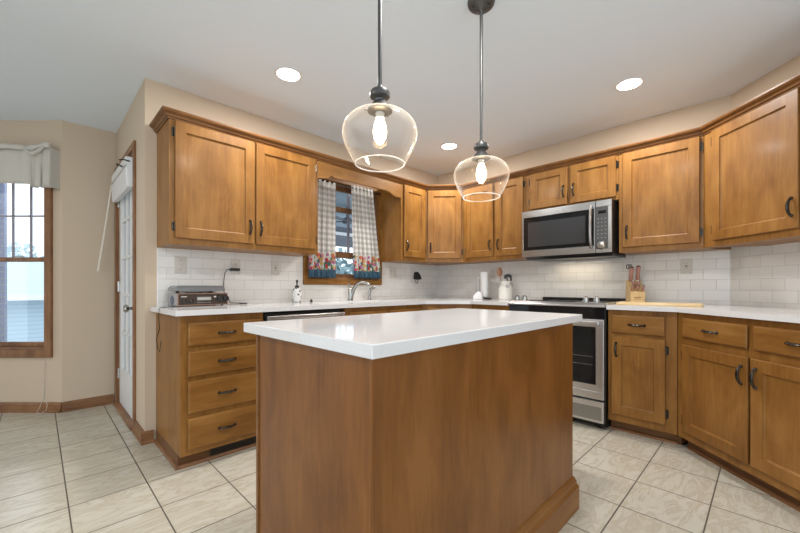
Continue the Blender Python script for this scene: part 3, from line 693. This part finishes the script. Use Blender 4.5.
# ------------------------------------------------------------------ paper towel holder
t = thing('paper_towel_holder', 'white paper towel roll on a holder with a wire arm and pale base', 'paper towel holder', (3.68, -.785, CZ1), a45)
m = MB(); m.lathe([(.075,.0005),(.078,.006),(.07,.016),(.02,.020)], (.0,0,0), 28); m.build('base', M_BLACK, t, smooth=True)
m = MB(); m.lathe([(.038,.024),(.041,.028),(.041,.285),(.038,.290),(.018,.290),(.018,.27)], (0,0,0), 28); m.build('paper_roll', plain('paper_towel', (.86,.86,.85), .9, bump=.2), t, smooth=True)
m = MB(); m.prism([(-.135,.001),(-.03,.001),(-.045,.07),(-.075,.085),(-.10,.07),(-.132,.035)], -.075, -.052, 'y'); m.build('dispenser_guard', M_WHITE, t, bevel=.008)
m = MB(); m.tube([(-.098,-.062,.06),(-.10,-.062,.20),(-.088,-.062,.225),(-.07,-.062,.22),(-.062,-.062,.20),(-.062,-.062,.06)], .005, 8); m.build('wire_arm', M_STEELD, t, smooth=True)

# utensil jug shaped like a milk can
t = thing('utensil_jug', 'cream ceramic milk-can jug holding utensils left of the stove', 'jug', (3.68, -1.035, CZ1), a45)
m = MB(); m.lathe([(.062,.0005),(.066,.006),(.067,.12),(.060,.145),(.047,.162),(.046,.178),(.054,.192),(.050,.193),(.041,.178),(.041,.03),(.002,.028)], (0,0,0), 30); m.build('jug_body', plain('cream_ceramic', (.78,.76,.70), .25), t, smooth=True)
m = MB()
for s_ in (-1, 1): m.tube([(s_*.048,0,.18),(s_*.075,0,.165),(s_*.078,0,.14),(s_*.064,0,.125)], .004, 8)
m.build('jug_handle', M_STEELD, t, smooth=True)
m = MB(); m.box(-.015, .015, -.0675, -.064, .125, .150); m.build('jug_emblem', plain('grey_print', (.4,.4,.42), .5), t)
t = thing('wooden_spoon', 'brown wooden spoon standing in the cream jug', 'spoon', (3.67, -1.021, CZ1+.03), a45)
m = MB(); m.tube([(.0,.0,.0),(-.02,-.003,.13),(-.034,-.006,.20)], [.005,.005,.006], 8); m.ball((-.043,-.008,.252), .035, 14, .85, .28, 1.4); m.build('spoon_body', plain('brown_spoon_wood', (.30,.14,.07), .5), t, smooth=True)
t = thing('black_spatula', 'black nylon spatula with curved head standing in the cream jug', 'spatula', (3.69, -1.048, CZ1+.03), a45)
m = MB(); m.tube([(.0,.0,.0),(.005,0,.15),(.0,0,.195)], [.006,.006,.008], 8); m.build('handle', M_BLACK, t, smooth=True)
m = MB(); m.prism([(-.03,.185),(-.025,.225),(.01,.235),(.042,.225),(.05,.17),(.036,.16),(.03,.195),(.0,.205),(-.015,.185)], -.012, .012, 'y'); m.build('head', M_BLACK, t, bevel=.004)

# ------------------------------------------------------------------ knife block
M_BAM = wood('bamboo', (.55,.36,.15), (.66,.46,.22), (.74,.55,.30), 'z', rough=.4, gscale=2)
M_PINK = plain('rosewood_handle', (.40,.20,.16), .4, var=.25, vscale=40)
kb = thing('knife_block', 'light bamboo knife block on the counter right of the stove', 'knife block', (3.70, -2.172, CZ1), R(-62))
prof = [(-.075,0.0005),(.055,0.0005),(.075,.13),(.055,.175),(-.02,.175),(-.06,.11)]   # (y,z): front low, back tall
m = MB(); m.prism([(-.08,.0005),(.06,.0005),(.06,.185),(.035,.19),(-.045,.105),(-.08,.095)], -.05, .05, 'x'); m.build('block_body', M_BAM, kb, bevel=.003)
m = MB(); m.box(-.028, .022, -.0812, -.08, .045, .052); m.box(-.022, .018, -.0812, -.08, .034, .038); m.build('block_print', plain('burnt_print', (.28,.13,.05), .6), kb)
def knife(label, x, y, z, ln, tilt, r_=.011, cat='knife', cap=True):
    t = thing('kitchen_knife', label, cat, (0,0,0), 0, 'knives in the block')
    # place in world from block local
    a = R(-62); t.location = (3.70 + x*cos(a) - y*sin(a), -2.172 + x*sin(a) + y*cos(a), CZ1+z); t.rotation_euler = (0,0,a)
    dy, dz = -sin(tilt), cos(tilt)
    P = lambda s_: (0, dy*s_, dz*s_)
    m = MB(); m.tube([P(-.05), P(0.004)], .004, 6, flat=.4); m.build('blade', M_STEEL, t)
    m = MB(); m.tube([P(.004), P(.02), P(ln*.55), P(ln*.9), P(ln)], [r_*.75, r_, r_*.82, r_, r_*.85], 10); m.build('handle', M_PINK, t, smooth=True)
    m = MB(); m.tube([P(ln), P(ln+.008)], [r_*.9, r_*.55], 10); m.build('end_cap', M_CHROME, t, smooth=True)
    return t
T = R(14)
knife('large knife with pink-brown handle and shiny cap, upper left of the knife block', -.024, .020, .176, .115, T, .017)
knife('large knife with pink-brown handle, upper right of the knife block', .026, .028, .184, .115, T, .017)
knife('knife with bright steel end cap low at the front left of the knife block', -.020, -.030, .118, .060, T, .013)
knife('knife with bright steel end cap low at the front centre of the knife block', .012, -.030, .118, .060, T, .013)
for i, (x, lb) in enumerate(((-.040,'steak knife leftmost in the lowest row of the knife block'), (.034,'steak knife rightmost in the lowest row of the knife block'), (-.004,'steak knife in the middle of the lowest row of the knife block'))):
    knife(lb, x, -.062, .099, .050, R(40), .0095)
# kitchen shears loop top left
t = thing('kitchen_shears', 'black-handled scissors at the top left corner of the knife block', 'scissors', (3.70 + (-.030)*cos(R(-62)) - .048*sin(R(-62)), -2.172 + (-.030)*sin(R(-62)) + .048*cos(R(-62)), CZ1+.197+.055), R(-62))
m = MB(); m.tube([(0,0,-.09),(0,-.003,.03)], .006, 6, flat=.6); m.build('blade', M_STEEL, t)
m = MB()
for s_ in (-1, 1): m.tube([(s_*.009+.010*cos(a*pi/5), -.006, .045+.017*sin(a*pi/5)) for a in range(11)], .0035, 6)
m.build('handle', M_BLACK, t, smooth=True)
# cutting board
m = MB(); a = []
L_, D_, r_ = .50, .26, .03
for cx_, cy_, s0 in ((L_-r_, r_, -90), (L_-r_, D_-r_, 0), (r_, D_-r_, 90), (r_, r_, 180)):
    for k in range(6): an = R(s0 + 18*k); a.append((cx_ + r_*cos(an), cy_ + r_*sin(an)))
m.prism(a, 0.0005, .016)
tag(m.build('cutting_board', wood('board_wood', (.60,.42,.20), (.70,.52,.28), (.78,.62,.38), 'x', rough=.45), loc=(3.30, -2.137, CZ1), rot=R(-84), bevel=.003), 'flat pale wooden cutting board on the counter in front of the knife block', 'cutting board')

# ------------------------------------------------------------------ pendant lights
M_BULB = plain('warm_bulb', (1,.8,.5), .3, emit=(1,.70,.38), es=BULB)
M_CEILG = plain('lamp_lens', (1,1,1), .4, emit=(1,.96,.9), es=14)
def pendant(x, y, label, zt=2.44):
    t = thing('pendant_light', label, 'pendant light', (x, y, 2.4395), 0, 'glass pendant lights over the island')
    m = MB(); m.lathe([(.066,0),(.066,-.006),(.062,-.020),(.045,-.034),(.020,-.042),(.010,-.050),(.009,-.058)], (0,0,0), 32); m.build('canopy', M_PEND, t, smooth=True)
    m = MB()
    for k in range(3): a = 2*pi*k/3+.5; m.ball((.042*cos(a), .042*sin(a), -.036), .006, 8)
    m.build('canopy_screw', M_BRONZE, t)
    m = MB(); m.cyl(.0075, -.69, -.05, (0,0,0), 14); m.build('rod', M_PEND, t, smooth=True)
    m = MB(); m.lathe([(.008,-.678),(.012,-.685),(.014,-.692),(.032,-.698),(.037,-.709),(.035,-.720),(.021,-.730),(.020,-.736),(.029,-.744),(.038,-.756),(.044,-.764),(.044,-.771),(.024,-.775)], (0,0,0), 32); m.build('socket_cap', M_PEND, t, smooth=True)
    m = MB()
    for k in range(3): a = 2*pi*k/3+.3; m.tube([(.04*cos(a),.04*sin(a),-.766),(.056*cos(a),.056*sin(a),-.766)], .003, 6)
    m.build('thumb_screw', M_PEND, t)
    prof = [(.036,-.766),(.040,-.769),(.066,-.774),(.095,-.786),(.117,-.803),(.130,-.824),(.1345,-.846),(.132,-.868),(.123,-.892),(.111,-.918),(.098,-.942),(.088,-.957)]
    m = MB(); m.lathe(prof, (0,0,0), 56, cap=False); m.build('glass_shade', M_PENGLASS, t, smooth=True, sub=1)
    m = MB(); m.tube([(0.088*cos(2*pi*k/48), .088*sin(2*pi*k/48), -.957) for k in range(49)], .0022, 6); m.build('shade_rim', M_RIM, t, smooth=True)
    m = MB(); m.cyl(.016, -.795, -.77, (0,0,0), 16); m.build('bulb_socket', M_PLASTIC, t, smooth=True)
    m = MB(); m.lathe([(.011,-.788),(.015,-.802),(.021,-.822),(.024,-.842),(.022,-.862),(.012,-.880),(.003,-.887)], (0,0,0), 20); m.build('bulb', M_BULB, t, smooth=True)
    return t
M_RIM = glass_thin('glass_rim', (.95,.95,.95), 1, power=.5, edge_glint=.75)  # whitened rim, a painted highlight along the glass edge
pendant(1.144, -1.958, 'clear glass bowl pendant light over the left, nearer half of the island')
pendant(1.817, -1.944, 'clear glass bowl pendant light over the right half of the island, ceiling canopy in view')

# recessed lights
def can(x, y, label, e=1.0):
    t = thing('recessed_light', label, 'ceiling light', (x, y, 2.44), 0, 'recessed ceiling lights')
    m = MB(); m.lathe([(.078,0),(.086,-.001),(.088,-.004),(.075,-.006),(.070,-.003)], (0,0,0), 36, cap=False); m.rings([[(.07*cos(2*pi*k/36), .07*sin(2*pi*k/36), -.003) for k in range(36)]], False, False); m.build('trim_ring', M_WHITE, t, smooth=True)
    MB().cyl(.071, -.004, -.0005, (0,0,0), 36).build('lens', M_CEILG, t)
    l = bpy.data.lights.new('can_lamp', 'AREA'); l.shape = 'DISK'; l.size = .13; l.energy = LAMP_W*e; l.color = (1, .96, .92)
    o = bpy.data.objects.new('can_lamp', l); COL.objects.link(o); o.parent = t; o.location = (0, 0, -.008)
can(1.448, -.714, 'round white recessed ceiling light above the left wall cabinets')
can(3.174, -.706, 'round white recessed ceiling light near the room corner between the pendants')
can(3.166, -2.258, 'round white recessed ceiling light at the right, above the stove side')
can(1.448, -2.262, 'round white recessed ceiling light over the near side of the island')
can(-.9, -1.2, 'round white recessed ceiling light, unseen, added as fill for the breakfast nook', 1.6)  # unseen lamp added to brighten the nook walls

# ------------------------------------------------------------------ curtains
def gingham():
    m, nt, b = new_mat('gingham_floral_cloth'); L = nt.links.new
    uv = nt.nodes.new('ShaderNodeUVMap'); uv.uv_map = 'UVMap'; sp = nt.nodes.new('ShaderNodeSeparateXYZ'); L(uv.outputs[0], sp.inputs[0])
    def M_(op, a, b_=None, cl=False):
        n = nt.nodes.new('ShaderNodeMath'); n.operation = op; n.use_clamp = cl
        for i, q_ in enumerate((a, b_)):
            if q_ is None: continue
            if isinstance(q_, (int, float)): n.inputs[i].default_value = q_
            else: L(q_, n.inputs[i])
        return n.outputs[0]
    def stripe(x, per): return M_('GREATER_THAN', M_('FRACT', M_('DIVIDE', x, per)), .5)
    s = M_('ADD', stripe(sp.outputs['X'], .052), stripe(sp.outputs['Y'], .052))
    g = ramp(nt, [(0, (.86,.84,.80)), (.5, (.66,.63,.59)), (1, (.50,.47,.44))]); g.color_ramp.interpolation = 'CONSTANT'
    g.color_ramp.elements[1].position = .4; g.color_ramp.elements[2].position = .9
    L(M_('DIVIDE', s, 2), g.inputs['Fac'])
    # flowers
    vo = nt.nodes.new('ShaderNodeTexVoronoi'); vo.inputs['Scale'].default_value = 26; vo.inputs['Randomness'].default_value = .9; L(uv.outputs[0], vo.inputs['Vector'])
    fl = ramp(nt, [(0,(.55,.06,.07)), (.18,(.62,.16,.10)), (.34,(.42,.16,.33)), (.48,(.65,.42,.12)), (.6,(.10,.22,.12)), (.72,(.06,.13,.11)), (.86,(.66,.30,.33)), (.95,(.68,.66,.6))]); fl.color_ramp.interpolation = 'CONSTANT'
    se = nt.nodes.new('ShaderNodeSeparateColor'); L(vo.outputs['Color'], se.inputs[0]); L(se.outputs[0], fl.inputs['Fac'])
    core = M_('LESS_THAN', vo.outputs['Distance'], .62)
    nz = nt.nodes.new('ShaderNodeTexNoise'); nz.inputs['Scale'].default_value = 30; L(uv.outputs[0], nz.inputs['Vector'])
    mxf = nt.nodes.new('ShaderNodeMix'); mxf.data_type = 'RGBA'; L(core, mxf.inputs[0]); mxf.inputs[6].default_value = (.62,.62,.58,1); L(fl.outputs['Color'], mxf.inputs[7])
    edge = M_('LESS_THAN', M_('ADD', sp.outputs['Y'], M_('MULTIPLY', nz.outputs['Fac'], .09)), .27)
    m1 = nt.nodes.new('ShaderNodeMix'); m1.data_type = 'RGBA'; L(edge, m1.inputs[0]); L(g.outputs['Color'], m1.inputs[6]); L(mxf.outputs[2], m1.inputs[7])
    # blue fringe band
    fr = M_('LESS_THAN', sp.outputs['Y'], .072)
    fn = nt.nodes.new('ShaderNodeTexNoise'); fn.inputs['Scale'].default_value = 60
    mpn = nt.nodes.new('ShaderNodeMapping'); mpn.inputs['Scale'].default_value = (3, .4, 1); L(uv.outputs[0], mpn.inputs['Vector']); L(mpn.outputs[0], fn.inputs['Vector'])
    fc = ramp(nt, [(.35,(.025,.07,.12)), (.6,(.06,.14,.20)), (.75,(.22,.30,.34))]); L(fn.outputs['Fac'], fc.inputs['Fac'])
    m2 = nt.nodes.new('ShaderNodeMix'); m2.data_type = 'RGBA'; L(fr, m2.inputs[0]); L(m1.outputs[2], m2.inputs[6]); L(fc.outputs['Color'], m2.inputs[7])
    L(m2.outputs[2], b.inputs['Base Color']); b.inputs['Roughness'].default_value = .9
    # light passes through thin cloth
    tr = nt.nodes.new('ShaderNodeBsdfTranslucent'); L(m2.outputs[2], tr.inputs['Color']); mx = nt.nodes.new('ShaderNodeMixShader'); mx.inputs[0].default_value = .25
    L(b.outputs[0], mx.inputs[1]); L(tr.outputs[0], mx.inputs[2]); L(mx.outputs[0], nt.nodes['Material Output'].inputs['Surface'])
    return m
M_GING = gingham()
def cloth(name, edge, z0, z1, mat, parent, nu=80, nv=30, amp=.014, folds=7, y0=-.06, clothw=.6, axis=None):
    """edge(v) -> (xl, xr); v=0 bottom, 1 top; hangs in local XZ"""
    vs, fs, uvs = [], [], []
    for j in range(nv+1):
        v = j/nv; xl, xr = edge(v)
        for i in range(nu+1):
            u = i/nu
            a = amp*(1.05-.35*v)
            y = y0 + a*sin(2*pi*folds*u + .6*sin(3*v)) + .3*a*sin(2*pi*folds*2.3*u+v*2)
            x = xl + (xr-xl)*u + .25*a*cos(2*pi*folds*u)
            vs.append((x, y, z0+(z1-z0)*v)); uvs.append((u*clothw, v*(z1-z0)))
    for j in range(nv):
        for i in range(nu): fs.append((j*(nu+1)+i, j*(nu+1)+i+1, (j+1)*(nu+1)+i+1, (j+1)*(nu+1)+i))
    me = bpy.data.meshes.new(name); me.from_pydata(vs, [], fs); me.update()
    ul = me.uv_layers.new(name='UVMap')
    for p in me.polygons:
        p.use_smooth = True
        for li in p.loop_indices: ul.data[li].uv = uvs[me.loops[li].vertex_index]
    me.materials.append(mat)
    o = bpy.data.objects.new(name, me); COL.objects.link(o)
    if parent: o.parent = parent
    md = o.modifiers.new('solid', 'SOLIDIFY'); md.thickness = .0015
    return o
t = cloth('window_curtain', lambda v: (1.985+.01*v+.02*v*v, 2.272), 1.133, 2.022, M_GING, None, folds=5, clothw=.52, y0=-.062, amp=.012)
tag(t, 'grey gingham curtain with floral border at the left of the sink window', 'curtain', 'gingham curtains')
t = cloth('window_curtain', lambda v: (2.49-.03*v, 2.845-.115*v), 1.133, 2.045, M_GING, None, folds=6, clothw=.62, y0=-.062, amp=.012)
tag(t, 'grey gingham curtain with floral border at the right of the sink window', 'curtain', 'gingham curtains')
t = thing('curtain_rod', 'dark metal curtain rod above the sink window', 'curtain rod', (1.96, -.062, 2.018))
m = MB(); m.cyl(.004, 0.0, .86, (0,0,0), 10, 'x'); m.build('rod', M_BRONZE, t, smooth=True)
m = MB(); m.ball((-.006,0,0), .012, 12); m.ball((.866,0,0), .012, 12); m.build('finial', M_BRONZE, t, smooth=True)
for x in (.02, .84): MB().box(x, x+.01, 0, .036, -.006, .006).build('rod_bracket', M_BRONZE, t)

# valance on the bay window
M_LINEN = plain('sage_linen', (.58, .55, .49), .9, bump=.3, bscale=300)
t = thing('fabric_valance', 'pale sage fabric valance with gathered jabot on the left bay window', 'valance', (bx, by, 0), b45)
xe_ = BX1+.118; xs_ = BX0-.085
m = MB()
# flat swag body
vs = []; nu = 60
rs = []
for j in range(9):
    v = j/8; z = 1.885 + v*.29
    rs.append([(xs_ + (xe_-.16-xs_)*i/nu, -.075 - .004*sin(i*.7) , z + .012*sin(i/nu*pi)*(1-v)) for i in range(nu+1)])
m.rings(rs, False, False, closed=False); m.build('swag', M_LINEN, t, smooth=True, solid=.003)
m = MB(); rs = []
for j in range(9):
    v = j/8; z = 1.856 + v*.32
    rs.append([(xe_-.165 + .165*i/30*(1.0 if v < .8 else .98) + (.012*(1-v)*sin(i)), -.085 - .016*sin(i/30*2*pi*3.0)*(1-.5*v), z) for i in range(31)])
m.rings(rs, False, False, closed=False); m.build('jabot', M_LINEN, t, smooth=True, solid=.003)
m = MB(); rs = []
for j in range(5):
    v = j/4
    rs.append([(xe_-.001, -.085 + .085*i/6, 1.860+v*.32) for i in range(7)])
m.rings(rs, False, False, closed=False); m.build('side_return', M_LINEN, t, solid=.003)
m = MB(); pts = []; rad = []
for k in range(40):
    s_ = k/39; x = xs_ + (xe_-xs_)*s_; pts.append((x, -.088, 2.185 + .014*sin(s_*21)*(1 if s_ > .8 else .4))); rad.append(.020+.008*sin(s_*60)*(1 if s_ > .8 else .25))
m.tube(pts, rad, 10, flat=.6); m.build('gathered_header', M_LINEN, t, smooth=True)
m = MB(); m.tube([(xe_-.20,-.105,2.165),(xe_-.15,-.115,2.13),(xe_-.11,-.118,2.118),(xe_-.07,-.115,2.14),(xe_-.03,-.11,2.175)], [.008,.013,.015,.013,.008], 8); m.build('scarf_knot', M_LINEN, t, smooth=True)

# thin cord under the bay window
m = MB(); lx = BL-.102*1.4
m.tube([(lx,-.004,.424),(lx,-.004,.26),(lx-.003,-.006,.14),(lx-.02,-.022,.05),(lx-.03,-.04,.008),(lx+.02,-.06,.004),(lx+.05,-.04,.03),(lx+.045,-.026,.07),(lx+.01,-.018,.12),(lx-.002,-.010,.15)], .0016, 5)
tag(m.build('cable', M_PLASTIC, loc=(bx, by, 0), rot=b45, smooth=True), 'thin pale cable hanging down the wall below the bay window', 'cable')

# ------------------------------------------------------------------ outdoors
M_SIDE, nt, b = new_mat('blue_white_siding'); L = nt.links.new
tc = nt.nodes.new('ShaderNodeTexCoord'); wv = nt.nodes.new('ShaderNodeTexWave'); wv.wave_type = 'BANDS'; wv.bands_direction = 'Z'; wv.wave_profile = 'SAW'; wv.inputs['Scale'].default_value = 2.6; L(tc.outputs['Object'], wv.inputs['Vector'])
rp = ramp(nt, [(0,(.28,.38,.46)),(.14,(.46,.58,.66)),(1,(.52,.64,.72))]); L(wv.outputs['Fac'], rp.inputs['Fac']); L(rp.outputs['Color'], b.inputs['Base Color']); b.inputs['Roughness'].default_value = .7
M_ROOF, nt, b = new_mat('snowy_shingles'); L = nt.links.new
tc = nt.nodes.new('ShaderNodeTexCoord'); wv = nt.nodes.new('ShaderNodeTexWave'); wv.bands_direction = 'Y'; wv.inputs['Scale'].default_value = 1.2; wv.inputs['Distortion'].default_value = 1; L(tc.outputs['Object'], wv.inputs['Vector'])
rp = ramp(nt, [(0,(.40,.52,.60)),(1,(.52,.64,.72))]); L(wv.outputs['Fac'], rp.inputs['Fac']); L(rp.outputs['Color'], b.inputs['Base Color'])
M_SNOW = plain('pale_ground', (.55,.58,.56), .9, var=.2, vscale=.5)
o = MB().box(-25, 30, 3.5, 45, -2.7, -2.6).build('ground_outside', M_SNOW); struct(o)
t = thing('neighbour_house', 'pale blue neighbouring house with horizontal siding seen through the bay window', 'house', (-2, 12, -2.6))
MB().box(-6, 9, 0, 8, 0, 3.35).build('siding', M_SIDE, t)
rm = MB(); rm.prism([(-.5,3.30),(-.5,3.42),(4.3,4.75),(8.5,3.42),(8.5,3.30)], -6.3, 9.3, 'x'); rm.build('roof', M_ROOF, t)
MB().box(-6.3, 9.3, -.58, -.5, 3.28, 3.42).build('gutter', M_WHITE, t)
# brick pier just outside the bay window
M_BRICK, nt, b = new_mat('blue_shaded_brick'); L = nt.links.new
tc = nt.nodes.new('ShaderNodeTexCoord'); sp = nt.nodes.new('ShaderNodeSeparateXYZ'); cb = nt.nodes.new('ShaderNodeCombineXYZ'); ax = nt.nodes.new('ShaderNodeMath'); L(tc.outputs['Object'], sp.inputs[0]); L(sp.outputs['X'], ax.inputs[0]); L(sp.outputs['Y'], ax.inputs[1]); L(ax.outputs[0], cb.inputs['X']); L(sp.outputs['Z'], cb.inputs['Y'])
br = nt.nodes.new('ShaderNodeTexBrick'); L(cb.outputs[0], br.inputs['Vector']); br.inputs['Scale'].default_value = 1; br.inputs['Brick Width'].default_value = .2; br.inputs['Row Height'].default_value = .067; br.inputs['Mortar Size'].default_value = .006
br.inputs['Color1'].default_value = (.34,.38,.62,1); br.inputs['Color2'].default_value = (.42,.47,.68,1); br.inputs['Mortar'].default_value = (.5,.53,.62,1); L(br.outputs['Color'], b.inputs['Base Color']); b.inputs['Roughness'].default_value = .9
tag(MB().box(-.85, .035, 2.75, 3.25, -2.6, 3.2).build('brick_chimney', M_BRICK), 'blue-grey brick pier just outside the bay window at the frame edge', 'chimney')
# trees
M_LEAF = plain('hazy_blue_foliage', (.30,.42,.44), .9, var=.5, vscale=9)
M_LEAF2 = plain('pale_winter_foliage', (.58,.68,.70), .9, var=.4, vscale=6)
M_BARK = plain('bark', (.12,.10,.09), .9)
def tree(loc, h, r_, label, mat, n=900, trunk=True, leaf=.10, seed=1, group='trees outdoors'):
    rnd = random.Random(seed)
    t = thing('tree', label, 'tree', loc, 0, group)
    m = MB(); m.tube([(0,0,0),(.05,.03,h*.4),(-.03,.05,h*.7),(0,0,h*.95)], [.14,.11,.07,.02], 8)
    for k in range(9):
        a = rnd.uniform(0, 2*pi); z = h*rnd.uniform(.3,.75); m.tube([(0,0,z),(r_*.5*cos(a),r_*.5*sin(a),z+.15*h),(r_*.85*cos(a),r_*.85*sin(a),z+.22*h)], [.05,.03,.01], 5)
    m.build('trunk', M_BARK, t, smooth=True)
    m = MB()
    for k in range(n):
        a = rnd.uniform(0, 2*pi); u = rnd.uniform(-1, 1); q_ = rnd.uniform(.25, 1)**.5
        c_ = Vector((r_*q_*cos(a)*math.sqrt(1-u*u), r_*q_*sin(a)*math.sqrt(1-u*u), h*.62 + h*.40*q_*u))
        d1 = Vector((rnd.gauss(0,1), rnd.gauss(0,1), rnd.gauss(0,1))).normalized(); d2 = d1.cross(Vector((rnd.gauss(0,1), rnd.gauss(0,1), rnd.gauss(0,1)))).normalized()
        l_ = leaf*rnd.uniform(.6,1.6)
        m.add([c_-d1*l_, c_-d2*l_*.5, c_+d1*l_, c_+d2*l_*.5], [(0,1,2,3)])
    m.build('foliage', mat, t)
    return t
tree((5.9, 5.4, -2.6), 4.6, 1.7, 'hazy blue-green tree seen through the lower half of the sink window', M_LEAF, 2200, leaf=.11, seed=3)
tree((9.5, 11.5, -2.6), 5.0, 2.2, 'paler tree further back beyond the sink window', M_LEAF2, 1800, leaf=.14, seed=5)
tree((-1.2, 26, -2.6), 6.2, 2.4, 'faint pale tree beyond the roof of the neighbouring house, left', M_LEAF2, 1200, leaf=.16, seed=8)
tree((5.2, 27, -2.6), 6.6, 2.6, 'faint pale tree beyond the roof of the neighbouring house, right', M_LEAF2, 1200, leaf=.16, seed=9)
# porch roof outside the sink window
t = thing('porch', 'covered porch with pale blue ceiling outside the sink window', 'porch', (4.3, 1.7, -2.6))
M_PORCH = plain('porch_blue_paint', (.30,.38,.45), .7); M_PBEAM = plain('porch_beam', (.16,.17,.20), .7)
MB().box(-3.2, 3.6, -1.5, 1.9, 4.92, 5.0).build('porch_ceiling', M_PORCH, t)
MB().box(-3.2, 3.6, 1.75, 1.9, 4.52, 4.92).build('beam', M_PBEAM, t)
MB().box(-3.2, 3.6, 1.70, 1.75, 4.74, 4.80).build('trim_board', M_WHITE, t)
for x in (-1.9, 1.2, 3.4): MB().box(x, x+.12, 1.76, 1.88, 0, 4.52).build('post', M_PBEAM, t)
m = MB()
for a in (0, pi/2, pi, 3*pi/2):
    ca, sa_ = cos(a+.4), sin(a+.4); m.add([(ca*.1-.05*sa_, sa_*.1+.05*ca, 0),(ca*.6-.08*sa_, sa_*.6+.08*ca, 0),(ca*.6+.08*sa_, sa_*.6-.08*ca, .01),(ca*.1+.05*sa_, sa_*.1-.05*ca, .01)], [(0,1,2,3)])
t = thing('ceiling_fan', 'dark ceiling fan hanging under the porch roof outside the sink window', 'fan', (3.75, 1.75, 2.08))
m.build('fan_blades', M_PBEAM, t, solid=.012)
m = MB(); m.lathe([(.06,-.04),(.08,-.01),(.06,.05),(.015,.06),(.015,.237)], (0,0,0), 16); m.build('motor', M_PBEAM, t, smooth=True)

t = thing('door_backdrop', 'added grey block darkening the view through the French door panes', 'backdrop', (2.1, 4.8, -2.6))  # added block hiding bright sky so the door panes look darker
MB().box(-1.1, 1.0, -.7, .7, 0, 5.2).build('siding', plain('grey_backdrop_paint', (.16,.17,.19), .8), t)
MB().prism([(-.85,5.15),(-.85,5.25),(0,5.7),(.85,5.25),(.85,5.15)], -1.2, 1.1, 'x').build('roof', M_PBEAM, t)
